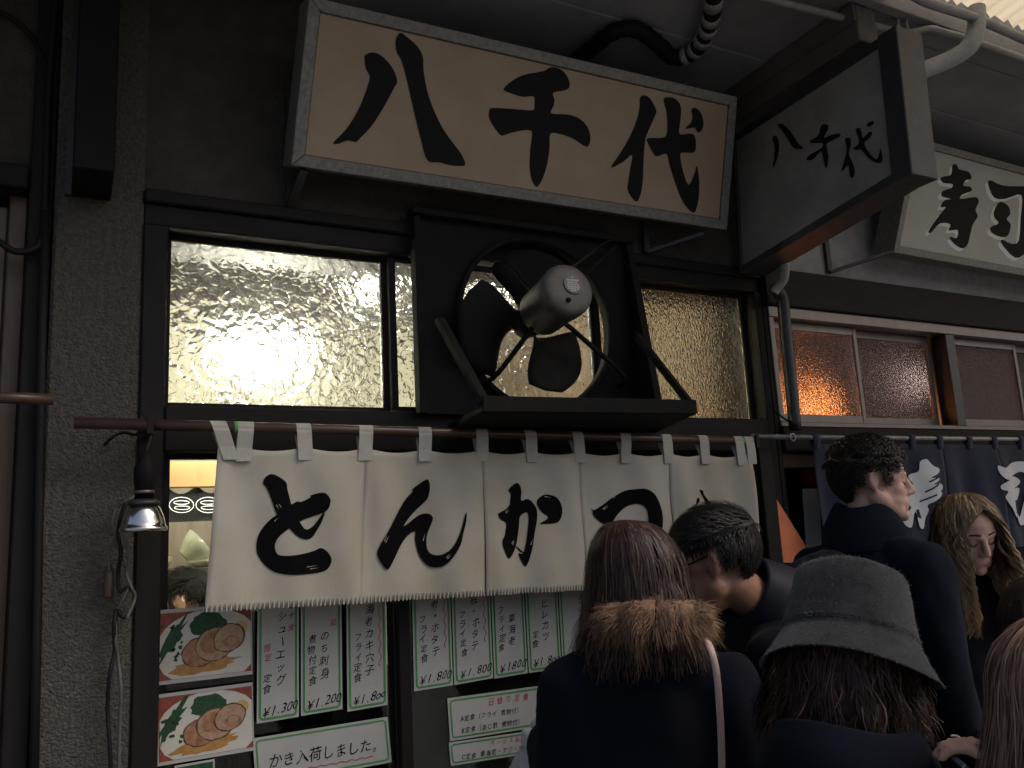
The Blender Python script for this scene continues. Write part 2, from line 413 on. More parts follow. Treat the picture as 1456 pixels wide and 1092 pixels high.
class Sheet:
    """a rectangle on a plane: local metric coordinates (u right, v down) from its top-left corner"""
    def __init__(s, tl, tr, bl):
        s.o = V(tl); s.w = (V(tr) - s.o).length; s.h = (V(bl) - s.o).length
        s.eu = (V(tr) - s.o).normalized(); s.ev = (V(bl) - s.o).normalized(); s.n = s.eu.cross(s.ev).normalized()
        if s.n.y > 0: s.n = -s.n
    def p(s, u, v, off=0.0): return s.o + s.eu * u + s.ev * v + s.n * off
    def put(s, mb, ch, u, v, size, off=0.0016, shear=0.12, rot=0.0, wob=0.05, bold=1.0):
        vs, fs = glyph(ch); ca, sa = math.cos(rot), math.sin(rot); ph = rnd() * 20; out = []
        for p in vs:
            x = p.x * 0.92 * bold + p.y * shear + wob * noise.noise(V((p.x * 2 + ph, p.y * 2, 0)))
            y = p.y + wob * noise.noise(V((p.x * 2, p.y * 2 + ph, 3))) + 0.10 * p.x
            out.append(s.p(u + (x * ca - y * sa) * size, v - (x * sa + y * ca) * size, off))
        mb.add(out, fs)
    def col(s, mb, text, u, v, size, step=None, **k):
        step = step or size * 1.12
        for i, ch in enumerate(text):
            if ch != ' ':
                if ch == 'ー': s.put(mb, 'ー', u + ru(-.1, .1) * size, v + i * step, size, rot=-math.pi / 2, shear=0, wob=0.03)
                else: s.put(mb, ch, u + ru(-.12, .12) * size, v + i * step, size * ru(.9, 1.08), rot=ru(-.08, .08), **k)
    def row(s, mb, text, u, v, size, step=None, rise=0.0, **k):
        step = step or size * 0.95
        x = u
        for ch in text:
            wd_ = step * (0.62 if ord(ch) < 128 else 1.0)
            if ch != ' ': s.put(mb, ch, x + wd_ / 2, v - rise * (x - u) + ru(-.05, .05) * size, size * ru(.93, 1.05), rot=ru(-.05, .05), **k)
            x += wd_
    def wavy(s, mb, u, v0, v1, amp, w, n=7, horiz=False):
        pts = []
        for i in range(n * 6 + 1):
            t = i / (n * 6); a = amp * math.sin(t * n * 2 * math.pi) * ru(.7, 1.1)
            pts.append((u + a, v0 + (v1 - v0) * t) if not horiz else (v0 + (v1 - v0) * t, u + a))
        o = len(mb.v)
        for (a, b) in pts:
            if horiz: mb.v += [s.p(a, b - w / 2, .0016), s.p(a, b + w / 2, .0016)]
            else: mb.v += [s.p(a - w / 2, b, .0016), s.p(a + w / 2, b, .0016)]
        for i in range(len(pts) - 1): mb.f.append((o + 2 * i, o + 2 * i + 1, o + 2 * i + 3, o + 2 * i + 2))
    def border(s, mb, inset, w, rad=0.012, sides='LRTB'):
        x0, x1, y0, y1 = inset, s.w - inset, inset, s.h - inset
        def loop(d):
            out = []
            for cx_, cy_, a0 in ((x1 - rad, y0 + rad, -90), (x1 - rad, y1 - rad, 0), (x0 + rad, y1 - rad, 90), (x0 + rad, y0 + rad, 180)):
                for k in range(5):
                    a = math.radians(a0 + 22.5 * k); out.append(s.p(cx_ + (rad - d) * math.cos(a), cy_ + (rad - d) * math.sin(a), .0011))
            return out
        a, b = loop(0), loop(w); n = len(a)
        mb.add(a + b, [(i, (i + 1) % n, n + (i + 1) % n, n + i) for i in range(n)])

# ================================================================== SETTING
street = part('street', B(-30, 30, -30, 30, -0.3, 0.0), M['asphalt'], None); street['kind'] = 'structure'

# ---- restaurant building
XL, XJ, XR = -0.045, 0.172, 2.31
bld = thing('restaurant_building', (1.1, 0.2, 0), 'old restaurant front with sooty stucco, dark wood and lit hammered-glass windows', 'building')
part('pilaster', B(XL, XJ, 0.0, 0.34, 0, 3.30), M['stucco'], bld, bev=0.008)
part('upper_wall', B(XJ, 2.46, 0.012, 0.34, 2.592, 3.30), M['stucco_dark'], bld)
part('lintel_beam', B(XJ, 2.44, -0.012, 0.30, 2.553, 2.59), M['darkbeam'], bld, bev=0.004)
part('lintel_beam', B(XJ, 0.96, 0.005, 0.30, 2.49, 2.553), M['darkbeam'], bld, bev=0.004)
part('lintel_beam', B(0.96, 2.44, 0.006, 0.30, 2.50, 2.553), M['darkbeam'], bld)
part('jamb', B(XJ, 0.235, -0.006, 0.16, 1.0, 2.49), M['darkwood'], bld, bev=0.004)
part('jamb', B(2.405, 2.44, -0.004, 0.16, 0.0, 2.50), M['darkwood'], bld, bev=0.004)
part('transom', B(0.235, 2.405, -0.01, 0.16, 1.862, 1.985), M['darkbeam'], bld, bev=0.004)
part('door_jamb', B(XJ, 0.222, -0.012, 0.16, 0.0, 1.0), M['darkwood'], bld, bev=0.004)
# upper sashes: part window > pane, frame rails
def sash(x0, x1, z0, z1, y, gm, st=0.03, rails=0.028, fm='darkwood', parent=bld, th=0.028, name='window', pr=None):
    mb = MB()
    mb.box(x0 - st, x0, y - th / 2, y + th / 2, z0 - rails, z1 + rails); mb.box(x1, x1 + st, y - th / 2, y + th / 2, z0 - rails, z1 + rails)
    mb.box(x0, x1, y - th / 2 + .001, y + th / 2 - .001, z0 - rails, z0); mb.box(x0, x1, y - th / 2 + .001, y + th / 2 - .001, z1, z1 + rails)
    w = part(name, mb, M[fm], parent, bev=0.002)
    g = part('pane', B(x0 + .0005, x1 - .0005, y - 0.003, y + 0.003, z0 + .0005, z1 - .0005), M[gm], w)
    return w
sash(0.250, 0.872, 2.005, 2.472, 0.075, 'glassA', st=0.022, rails=0.02)
sash(0.910, 1.640, 2.005, 2.470, 0.045, 'glassA', st=0.022, rails=0.02)
sash(1.700, 2.385, 1.990, 2.485, 0.075, 'glassB', st=0.02, rails=0.014)
# sliding doors below
def door(x0, x1, y, name='sliding_door'):
    mb = MB()
    mb.box(x0, x0 + .035, y, y + .03, 0.02, 1.86); mb.box(x1 - .035, x1, y, y + .03, 0.02, 1.86)
    mb.box(x0 + .035, x1 - .035, y + .001, y + .029, 0.02, 0.30); mb.box(x0 + .035, x1 - .035, y + .001, y + .029, 1.848, 1.86)
    d = part(name, mb, M['darkwood'], bld, bev=0.002)
    part('pane', B(x0 + .0355, x1 - .0355, y + .012, y + .016, 0.301, 1.8475), M['clear'], d)
    return d
door(0.2225, 0.925, 0.06)
door(0.885, 1.66, 0.02)
door(1.63, 2.405, 0.06)
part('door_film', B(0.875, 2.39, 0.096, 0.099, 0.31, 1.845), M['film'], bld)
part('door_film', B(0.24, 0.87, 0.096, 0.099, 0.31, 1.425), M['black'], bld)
# interior
part('room_back_wall', B(-0.04, 2.46, 2.6, 2.7, 0, 3.0), M['cream'], bld)
part('room_side_wall', B(-0.14, -0.045, 0.345, 2.6, 0, 3.0), M['cream'], bld)
part('room_side_wall', B(2.40, 2.455, 0.345, 2.6, 0, 3.0), M['oldwood'], bld)
part('room_ceiling', B(-0.14, 2.458, 0.345, 2.7, 3.002, 3.06), M['cream'], bld)
part('room_floor', B(-0.04, 2.40, 0.345, 2.6, 0.004, 0.02), M['roomdark'], bld)
for k in range(5): part('contrast_beam', B(-0.04, 2.40, .55 + .42 * k, .63 + .42 * k, 2.86, 3.0), M['darkbeam'], bld)  # unseen dark beams, added for contrast through the hammered glass
for k in range(4): part('contrast_post', B(.1 + .7 * k, .2 + .7 * k, 2.54, 2.6, 0, 3.0), M['darkwood'], bld)  # unseen dark posts, added for the same contrast in the panes
def lamp(px, py, Y, r, m, label, name='pendant_lamp'):
    c = PY(px, py, Y); t = thing(name, (c.x, c.y, 3.0), label, 'lamp')
    part('globe', MB().ball(c, r, 20), M[m], t, True)
    rz = r if isinstance(r, (int, float)) else r[2]
    part('cord', MB().tube([c + V((0, 0, rz * .9)), (c.x, c.y, 3.0)], 0.006, 6), M['rubber'], t)
    return t
lamp(372, 505, 0.75, (0.20, 0.13, 0.12), 'lampA', 'wide glowing lamp blurred behind the left hammered-glass window')
lamp(530, 400, 0.75, (0.09, 0.09, 0.09), 'lampA', 'round glowing lamp blurred near the top corner of the left window')
lamp(690, 410, 0.85, (0.11, 0.09, 0.075), 'lampA', 'glowing lamp blurred behind the glass of the fan opening')

# pine beam, small curtain, shelf and dishes seen through the left door
def hbox(px0, py0, px1, py1, Y, th):
    a, b = PY(px0, py0, Y), PY(px1, py1, Y)
    return B(a.x, b.x, Y, Y + th, b.z, a.z)
part('pine_beam', hbox(195, 657, 365, 691, 1.15, 0.05), M['pine'], bld, bev=0.003)
cur = thing('indoor_curtain', PY(270, 735, 1.175), 'small black indoor curtain with two white fish ovals under the pine beam', 'curtain')
mb = MB(); N = 24
a, b = PY(195, 692, 1.175), PY(365, 738, 1.175)
for i in range(N + 1):
    t = i / N; x = a.x + (b.x - a.x) * t; sc_ = abs(math.sin(t * math.pi * 4 + 0.25)) * 0.04
    y = 1.177 + 0.004 * math.sin(t * 20)
    mb.v += [V((x, y, a.z - sc_ * .8)), V((x, y + .003, b.z))]
for i in range(N): mb.f.append((2 * i, 2 * i + 2, 2 * i + 3, 2 * i + 1))
part('cloth', mb, M['black'], cur)
for cx_ in (258, 296):
    mbr = MB()
    def oval(rx, ry, dx=0, dy=0, r=0.0013, n=20):
        mbr.tube([PY(cx_ + dx + rx * math.cos(k / n * 2 * math.pi), 718 + dy + ry * math.sin(k / n * 2 * math.pi), 1.166) for k in range(n + 1)], r, 5)
    oval(17.5, 11); oval(11, 2.6, 0, -3.5); oval(11, 2.6, 1, 4)
    part('fish_emblem', mbr, M['white_paint'], cur)
shelf_z = PY(270, 808, 1.35).z
part('shelf', B(0.05, 1.4, 1.35, 1.65, shelf_z - 0.025, shelf_z), M['oldwood'], bld, bev=0.003)
def bowl(c, r, h, T, name, label):
    pr = [(r * .45, 0), (r * .5, h * .08), (r * .8, h * .45), (r, h), (r * .96, h), (r * .76, h * .5), (r * .4, h * .14), (0.001, h * .12)]
    t = part(name, MB().lathe(pr, Matrix.Translation(c) @ T, 24), M['ceramic'], None, True)
    return tag(t, label, 'bowl')
c = PY(262, 795, 1.45); bowl(V((c.x, c.y, shelf_z + .045)), 0.075, 0.09, Matrix.Rotation(math.radians(50), 4, 'Y'), 'bowl', 'square-looking pale bowl tipped on the shelf seen through the door')
c = PY(228, 800, 1.45); bowl(V((c.x, c.y, shelf_z)), 0.05, 0.05, Matrix(), 'bowl', 'small pale upright bowl at the left end of the indoor shelf')
c = PY(290, 800, 1.45); bowl(V((c.x, c.y, shelf_z)), 0.07, 0.03, Matrix(), 'dish', 'flat pale dish beside the tipped bowl on the indoor shelf')
for k in range(3):
    part('shelf_back_panel', B(0.02 + k * .42, 0.42 + k * .42, 1.8, 1.82, shelf_z - .4, shelf_z + .45), M['roomdark' if k != 1 else 'oldwood'], bld)
part('counter', B(0.0, 1.95, 0.62, 0.9, 0.02, 1.16), M['oldwood'], bld)

# ---- soffit, joist and translucent roof
cano = thing('canopy', (1.0, -0.4, 3.3), 'dark boarded soffit over the shop fronts', 'canopy')
for k, (y0, y1) in enumerate(((-0.30, 0.34), (-0.603, -0.303), (-0.70, -0.606))):
    part('soffit_board', B(-2.5, 7.0, y0, y1, 3.302 + 0.006 * k, 3.33 + 0.006 * k), M['soffit'], cano, bev=0.003)
part('soffit_board', B(-2.5, 2.4, -1.04, -0.742, 3.322, 3.35), M['soffit'], cano, bev=0.003)  # extra board out of view, added to keep skylight off the left side
part('joist', B(2.302, 2.40, -0.70, 0.0, 3.165, 3.30), M['joistwood'], cano, bev=0.004)
part('joist', B(2.288, 2.3015, -0.70, 0.0, 3.235, 3.30), M['joistwood'], cano, bev=0.002)
part('fascia', B(-2.5, 7.0, -0.738, -0.701, 3.298, 3.380), M['soffit'], cano, bev=0.003)
part('closure_board', B(2.2, 7.0, -0.722, -0.703, 3.381, 3.75), M['joistwood'], cano)
rf = thing('corrugated_roof', (4.2, -1.6, 3.4), 'translucent corrugated roof sheet glowing in daylight past the soffit', 'roof')
mb = MB(); nx = 180
for i in range(nx + 1):
    x = 2.3 + 5.0 * i / nx; z = 3.395 + 0.018 * math.sin(x / 0.065 * 2 * math.pi)
    mb.v += [V((x, -0.76, z)), V((x, -2.4, z + .25))]
for i in range(nx): mb.f.append((2 * i, 2 * i + 2, 2 * i + 3, 2 * i + 1))
part('sheet', mb, M['poly_roof'], rf, True)
for y in (-1.15, -1.75): part('purlin', B(2.3, 7.3, y, y + .035, 3.385 + (-.96 - y) * .174, 3.40 + (-.96 - y) * .174), M['darkwood'], rf)

# ---- neighbour on the left
nb = thing('left_neighbour_building', (-1.0, 0.3, 0), 'dark neighbouring shop front with old wood window frame at the left edge', 'building')
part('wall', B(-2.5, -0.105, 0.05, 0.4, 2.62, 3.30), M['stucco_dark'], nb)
part('post', B(-0.105, XL - .002, 0.02, 0.4, 0, 3.30), M['darkwood'], nb, bev=0.004)
part('lintel', B(-2.5, -0.106, 0.0, 0.4, 2.55, 2.615), M['darkbeam'], nb, bev=0.004)
part('window_frame', B(-0.150, -0.107, 0.06, 0.14, 0, 2.55), M['brownwood'], nb, bev=0.004)
part('window_frame', B(-0.197, -0.152, 0.075, 0.14, 0, 2.52), M['oldwood'], nb, bev=0.004)
part('window_board', B(-2.5, -0.20, 0.10, 0.14, 1.86, 2.55), M['oldwood'], nb)
part('door_panel', B(-2.5, -0.20, 0.12, 0.16, 0, 1.855), M['darkwood'], nb)
pl = part('curtain_pole', MB().tube([PY(-60, 563, -0.1), PY(76, 568, -0.1)], 0.014, 12), M['pole'], None, True)
tag(pl, 'short brown curtain pole end sticking in from the left edge', 'pole')
cb = part('cable', MB().tube(crom([PY(-40, 330, 0.0), PY(0, 345, -.01), PY(20, 357, -.01), PY(45, 355, -.01), PY(60, 335, 0.0), PY(66, 250, 0.005), PY(70, 120, 0.005), PY(80, 0, 0.005), PY(84, -60, 0.005)], 5, False), 0.009, 8), M['rubber'], None, True)
tag(cb, 'thick black cable looping out of the post beside the stucco', 'cable')
cb = part('cable', MB().tube(crom([PY(-40, 5, 0.03), PY(10, 22, 0.03), PY(42, 48, 0.03), PY(62, 85, 0.02), PY(68, 120, 0.015), PY(66, 250, 0.012)], 5, False), 0.007, 8), M['rubber'], None, True)
tag(cb, 'thin black cable arching at the top left corner', 'cable')
cb = part('cable', MB().tube([PY(64, 300, -.004), PY(58, 560, -.004), PY(52, 900, -.004), PY(46, 1200, -.004)], 0.011, 8), M['rubber'], None, True)
tag(cb, 'straight black cable running down the edge of the stucco pilaster', 'cable')
bx = thing('shutter_box', (0.04, -0.1, 2.54), 'tall black box hanging from the soffit against the stucco', 'box')
part('case', B(-0.006, 0.088, -0.2, -0.002, 2.54, 3.30), M['black'], bx, bev=0.004)
part('flange', B(-0.022, -0.0065, -0.02, -0.001, 2.54, 3.30), M['darkmetal'], bx)

# ---- sushi shop on the right
su = thing('sushi_shop_building', (4.6, 0.3, 0), 'neighbouring sushi shop front with brown aluminium windows on the right', 'building')
part('upper_wall', B(2.462, 7.0, 0.0, 0.34, 2.60, 3.30), M['stucco_grey'], su)
part('lintel_beam', B(2.445, 7.0, -0.03, 0.30, 2.445, 2.598), M['darkbeam'], su, bev=0.004)
part('corner_post', B(2.315, 2.385, -0.03, -0.012, 0.0, 1.90), M['darkwood'], su, bev=0.004)
part('corner_post', B(2.4405, 2.462, -0.005, 0.16, 0.0, 2.444), M['darkwood'], su)
part('sill_beam', B(2.465, 7.0, -0.02, 0.16, 1.86, 1.955), M['darkbeam'], su, bev=0.004)
part('window_rail', B(2.463, 7.0, -0.012, 0.12, 2.40, 2.443), M['alu'], su, bev=0.002)
part('window_rail', B(2.463, 7.0, -0.016, 0.12, 1.957, 1.975), M['alu'], su, bev=0.002)
part('window_stile', B(2.463, 2.488, -0.010, 0.12, 1.976, 2.399), M['alu'], su, bev=0.002)
x = 2.50
for k in range(4):
    if k: part('window_mullion', B(x - .085, x - .022, -0.008, 0.12, 1.976, 2.399), M['alu' if k != 1 else 'pipe_dark'], su, bev=0.002)
    sash(x + .01, x + .49, 2.015, 2.365, 0.045, 'glassS', st=0.022, rails=0.034, fm='alu', parent=su, th=0.022)
    sash(x + .535, x + 1.01, 2.015, 2.365, 0.075, 'glassS', st=0.022, rails=0.034, fm='alu', parent=su, th=0.022)
    x += 1.14
part('door_header', B(2.463, 7.0, 0.02, 0.16, 1.80, 1.858), M['brownwood'], su)
part('door_panel', B(3.0, 7.0, 0.05, 0.09, 0.0, 1.80), M['darkwood'], su)
part('door_panel', B(2.463, 2.50, 0.05, 0.09, 0.0, 1.80), M['darkwood'], su)
part('door_pane', B(2.50, 3.0, 0.066, 0.070, 0.3, 1.80), M['clear'], su)
part('door_kickboard', B(2.50, 3.0, 0.05, 0.09, 0.0, 0.3), M['darkwood'], su)
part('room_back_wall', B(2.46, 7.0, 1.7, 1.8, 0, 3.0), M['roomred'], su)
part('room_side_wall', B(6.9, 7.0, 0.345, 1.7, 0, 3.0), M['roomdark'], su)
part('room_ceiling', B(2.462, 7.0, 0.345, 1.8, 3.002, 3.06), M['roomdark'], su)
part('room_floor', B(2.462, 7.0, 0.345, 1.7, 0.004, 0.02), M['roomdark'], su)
part('notice_board', B(2.5, 4.2, 0.95, 0.98, 1.2, 1.97), M['roomred'], su)
lamp(1135, 590, 0.40, (0.07, 0.07, 0.05), 'lampO', 'orange glowing lamp behind the first sushi shop window')
lamp(1284, 545, 0.30, (0.028, 0.028, 0.028), 'lampW', 'small added white glow imitating a daylight reflection in the second sushi shop window')  # added lamp, stands in for daylight reflected in this pane
lamp(1141, 670, 0.55, (0.045, 0.045, 0.085), 'lampR', 'glowing orange lantern inside the sushi shop door', 'lantern')
c0 = [PY(1102, 706, -.012), PY(1112, 722, -.014), PY(1145, 775, -.018), PY(1150, 800, -.018), PY(1104, 800, -.012)]
cl = part('orange_banner', MB().hexa(c0, [p + V((0, .004, 0)) for p in c0]), M['orange'], None)
tag(cl, 'orange cloth corner hanging beside the sushi shop door', 'banner')
c0 = [PY(1141, 695, 0.045), PY(1165, 695, 0.045), PY(1170, 810, 0.045), PY(1149, 810, 0.045)]
nt_ = part('notice', MB().hexa(c0, [p + V((0, .002, 0)) for p in c0]), M['paper'], None)
tag(nt_, 'plain white notice beside the dark blue shop curtain', 'notice')
bk = thing('rear_row_building', (0, 4, 0), 'plain wall of the block behind the two rooms', 'building')
part('wall', B(-3, 8, 3.2, 3.4, 0, 3.3), M['stucco_dark'], bk)
part('roof', B(-3, 8, 0.345, 3.4, 3.335, 3.45), M['soffit'], bk)

# ================================================================== SIGNS
def frame_sign(tl, tr, bl, br, depth, fw, face_m, frame_m, root, back):
    """box sign: frame strips round a recessed face; corners are 3D, back = unit vector away from the viewer"""
    tl, tr, bl, br = map(V, (tl, tr, bl, br))
    def lerp(u, v): return (tl * (1 - u) + tr * u) * (1 - v) + (bl * (1 - u) + br * u) * v
    W, H = (tr - tl).length, (bl - tl).length
    du, dv = fw / W, fw / H
    d = back * depth
    def prism(q, m, name, off=0.0, dep=None):
        a = [p + back * off for p in q]; return part(name, MB().hexa(a, [p + (d if dep is None else back * dep) for p in a]), m, root, bev=0.002)
    e = 0.0006
    prism([lerp(0, 0), lerp(1, 0), lerp(1 - du, dv), lerp(du, dv)], frame_m, 'frame_strip')
    prism([lerp(0, 1), lerp(du, 1 - dv), lerp(1 - du, 1 - dv), lerp(1, 1)], frame_m, 'frame_strip')
    prism([lerp(0, e), lerp(du, dv + e), lerp(du, 1 - dv - e), lerp(0, 1 - e)], frame_m, 'frame_strip')
    prism([lerp(1, e), lerp(1, 1 - e), lerp(1 - du, 1 - dv - e), lerp(1 - du, dv + e)], frame_m, 'frame_strip')
    prism([lerp(du + e, dv + e), lerp(1 - du - e, dv + e), lerp(1 - du - e, 1 - dv - e), lerp(du + e, 1 - dv - e)], face_m, 'face_panel', 0.008, depth - .012)
def glyph_on(name, loops_px, o, n, m, root, off=0.004):
    loops = []
    for k, pts in enumerate(loops_px):
        pp = crom([(x, y, 0) for x, y in pts], 3)
        loops.append([onplane(p.x, p.y, o, n) + n * (off + .0004 * k) for p in pp])
    return link(name, polymesh(name, loops), m, root)
# main sign
yb, yt = -0.15, -0.315
TL, TR, BL, BR = PY(440, -6, yt), PY(1049, 138, yt), PY(414, 235, yb), PY(1034, 327, yb)
n_s = (TR - TL).cross(BL - TL).normalized()
if n_s.y > 0: n_s = -n_s
# make the four corners lie in one plane
BR = onplane(1034, 327, TL, n_s)
sg = thing('shop_sign', (TL + BR) / 2 + V((0, .1, -.25)), 'long tan box sign with three large black brush characters over the fan', 'sign')
frame_sign(TL, TR, BL, BR, 0.11, 0.034, M['signface'], M['signframe'], sg, -n_s)
S1 = [
 ['265 172 290 163 318 175 350 210 366 252 358 272 318 345 285 395 250 432 236 445 210 440 182 450 165 447 205 405 240 350 262 300 275 262 280 238 268 215 264 190',
  '362 120 374 103 388 108 430 145 447 180 448 215 458 275 475 330 505 395 535 440 565 480 580 515 560 520 525 516 495 508 470 508 455 490 440 435 425 375 410 310 395 245 380 190 366 165 361 140'],
 ['700 280 720 258 760 235 825 222 843 212 860 210 885 220 903 245 908 270 895 282 856 290 860 310 858 330 850 355 900 358 940 372 965 400 973 430 968 455 955 458 920 435 885 422 848 418 845 460 838 510 825 555 810 582 800 584 788 560 782 520 785 460 788 410 740 412 712 420 692 424 672 400 655 370 656 345 665 338 720 340 790 345 797 330 795 302 760 303 725 292'],
 ['1128 308 1140 298 1160 308 1180 345 1175 365 1155 410 1145 440 1140 500 1138 560 1132 605 1120 632 1105 622 1090 595 1092 570 1098 530 1104 485 1075 508 1038 525 1060 490 1085 450 1105 410 1122 365 1128 330',
  '1203 312 1215 304 1240 310 1257 335 1255 380 1253 420 1290 418 1302 432 1304 460 1297 478 1262 478 1255 490 1262 530 1280 580 1300 545 1306 520 1314 560 1313 620 1305 655 1297 667 1275 650 1255 615 1235 560 1220 510 1212 482 1180 490 1165 470 1150 440 1160 432 1205 430 1215 400 1212 350',
  '1290 345 1302 337 1320 355 1328 385 1322 408 1310 415 1300 400 1270 403 1288 385 1294 365']]
for ch in S1:
    glyph_on('brush_character', [zoomed(pairs(t), 400, 0, 2.206) for t in ch], TL, n_s, M['ink_sign'], sg, off=-0.0065)
# brackets under and behind it
def bracket(name, pts, label, r=0.012):
    t = thing(name, pts[0], label, 'bracket')
    for a, b in zip(pts, pts[1:]): part('bar', MB().bar(a, b, r * 2, r), M['darkmetal'], t)
    return t
a = PY(409, 100, 0.004); b = PY(412, 290, 0.004)
bracket('sign_bracket', [V((a.x, -.004, 3.0)), V((b.x, -.004, 2.60)), V((b.x + .01, -.13, 2.66))], 'dark steel bracket at the left end of the long tan sign')
a = PY(918, 330, -0.01)
bracket('sign_bracket', [V((a.x, -.008, 2.80)), V((a.x, -.008, 2.60)), PY(1000, 333, -0.13)], 'dark steel bracket under the right end of the long tan sign')
a = PY(1174, 345, -0.01)
bracket('sign_bracket', [V((a.x, -.012, 2.83)), V((a.x, -.012, 2.62)), PY(1268, 358, -0.14)], 'dark steel bracket under the left end of the white sushi sign')

# projecting sign
ps = thing('projecting_sign', (2.36, -0.43, 2.6), 'grey projecting box sign at right angles to the wall beside the tan sign', 'sign')
tl, tr, br, bl = PX(1045, 200, 2.3), PX(1250, 65, 2.3), PX(1268, 248, 2.3), PX(1055, 378, 2.3)
part('face_panel', MB().hexa([p + V((.006, 0, 0)) for p in (tl, tr, br, bl)], [p + V((.016, 0, 0)) for p in (tl, tr, br, bl)]), M['sign2face'], ps)
y0, y1, z0, z1 = tr.y, tl.y, 2.60, 3.11
part('case', MB().hexa([p + V((.018, 0, 0)) for p in (tl, tr, br, bl)], [p + V((.115, 0, 0)) for p in (tl, tr, br, bl)]), M['darkmetal'], ps)
def strip(p, q, w, nm='frame_strip'):
    part(nm, MB().bar(p + V((.06, 0, 0)), q + V((.06, 0, 0)), 0.124, w, up=(0, 0, 1)), M['darkmetal'], ps, bev=0.002)
strip(tl + V((0, 0, .012)), tr + V((0, 0, .012)), 0.03); strip(bl + V((0, 0, -.014)), br + V((0, 0, -.014)), 0.03)
part('end_board', MB().hexa([(2.292, tr.y - .075, tr.z + .03), (2.292, tr.y - .001, tr.z + .03), (2.292, br.y - .001, br.z - .03), (2.292, br.y - .075, br.z - .03)],
     [(2.418, tr.y - .075, tr.z + .03), (2.418, tr.y - .001, tr.z + .03), (2.418, br.y - .001, br.z - .03), (2.418, br.y - .075, br.z - .03)]), M['darkmetal'], ps, bev=0.003)
part('end_board', MB().bar(tl + V((.06, .012, .02)), bl + V((.06, .012, -.025)), 0.124, 0.02, up=(0, 1, 0)), M['darkmetal'], ps, bev=0.002)
S2 = [['205 508 222 505 230 540 222 590 206 622 212 580 212 540', '225 462 245 460 275 490 300 530 320 548 300 552 280 545 262 515 240 482'],
      ['385 465 405 460 412 475 395 510 420 500 452 495 455 505 425 520 405 535 412 580 405 622 395 600 385 560 355 590 330 590 345 572 385 548 390 530 350 530 345 520 375 500'],
      ['473 515 492 510 495 535 488 570 505 610 510 640 500 660 490 645 485 610 466 632 462 625 475 580 480 545',
       '512 480 530 475 540 510 560 490 575 490 565 510 545 530 560 560 590 590 602 560 605 548 612 580 610 600 590 602 560 585 535 555 515 555 505 548 525 530 520 500',
       '560 455 578 448 580 458 565 468 555 464']]
for ch in S2:
    glyph_on('brush_character', [zoomed(pairs(t), 1020, 0, 2.601) for t in ch], V((2.306, 0, 0)), V((-1, 0, 0)), M['ink_sign'], ps, off=0.002)
# sushi sign
yb2, yt2 = -0.15, -0.27
TL2, BL2 = PY(1302, 195, yt2), PY(1271, 359, yb2)
TR2, BR2 = PY(1500, 250, yt2), None
e2 = (TR2 - TL2).normalized(); n2 = (TR2 - TL2).cross(BL2 - TL2).normalized()
if n2.y > 0: n2 = -n2
TR2 = TL2 + e2 * 1.7; BR2 = BL2 + e2 * 1.73
s3 = thing('sushi_sign', (TL2 + BR2) / 2 + V((0, .1, -.2)), 'white box sign with black brush characters at the right edge', 'sign')
frame_sign(TL2, TR2, BL2, BR2, 0.11, 0.032, M['sign3face'], M['signframe'], s3, -n2)
S3 = [['875 610 890 608 900 625 935 635 945 660 925 665 915 685 940 690 945 705 910 720 905 735 960 728 972 745 960 775 968 800 950 830 940 870 930 905 910 918 880 900 865 875 890 880 895 850 860 852 868 830 830 825 795 860 788 850 830 790 850 765 830 765 845 740 870 735 835 725 840 705 870 695 875 680 840 675 832 655 870 645'],
      ['1012 665 1060 685 1130 688 1180 690 1190 720 1185 800 1170 900 1140 940 1105 952 1060 905 1058 885 1090 900 1120 890 1128 800 1130 720 1070 735 1030 730 1010 690',
       '1050 745 1080 760 1088 790 1075 810 1090 830 1080 870 1055 876 1020 860 1015 840 1045 825 1030 805 1028 780']]
for ch in S3:
    glyph_on('brush_character', [zoomed(pairs(t), 1020, 0, 2.601) for t in ch], TL2, n2, M['ink_sign'], s3, off=-0.0065)
    glyph_on('character_edge', [[(x - 4, y + 4) for x, y in zoomed(pairs(t), 1020, 0, 2.601)] for t in ch], TL2, n2, M['white_paint'], s3, off=-0.0078)

# ================================================================== PIPES ON THE SOFFIT
cb = part('conduit', MB().tube(crom([PZ(1060, -14, 3.27), PZ(1100, 0, 3.27), PZ(1200, 26, 3.27), PZ(1280, 46, 3.27), PZ(1292, 47, 3.27), PZ(1322, 41, 3.28), PZ(1345, 47, 3.28), PZ(1375, 55, 3.28), PZ(1460, 85, 3.28)], 4, False), 0.013, 10), M['pipe'], None, True)
tag(cb, 'thin grey conduit crossing above the projecting sign', 'conduit')
cb = part('conduit', MB().tube(crom([PZ(1290, -12, 3.27), PZ(1320, 4, 3.27), PZ(1360, 17, 3.27), PZ(1400, 31, 3.27), PZ(1470, 62, 3.27)], 4, False), 0.017, 10), M['pipe'], None, True)
tag(cb, 'thicker grey conduit crossing the top right corner', 'conduit')
p0 = PZ(1386, 20, 3.30)
cb = part('drain_pipe', MB().tube(crom([PZ(1388, 12, 3.32), PZ(1388, 40, 3.24), PZ(1378, 66, 3.17), PZ(1350, 85, 3.13), PX(1310, 101, 2.55), PX(1280, 112, 2.48)], 5, False), 0.030, 14), M['pipe'], None, True)
tag(cb, 'fat bent grey pipe behind the end of the projecting sign', 'pipe')
cl_ = thing('conduit_clip', PZ(1287, 40, 3.3), 'small grey conduit clip on the soffit above the projecting sign', 'clip')
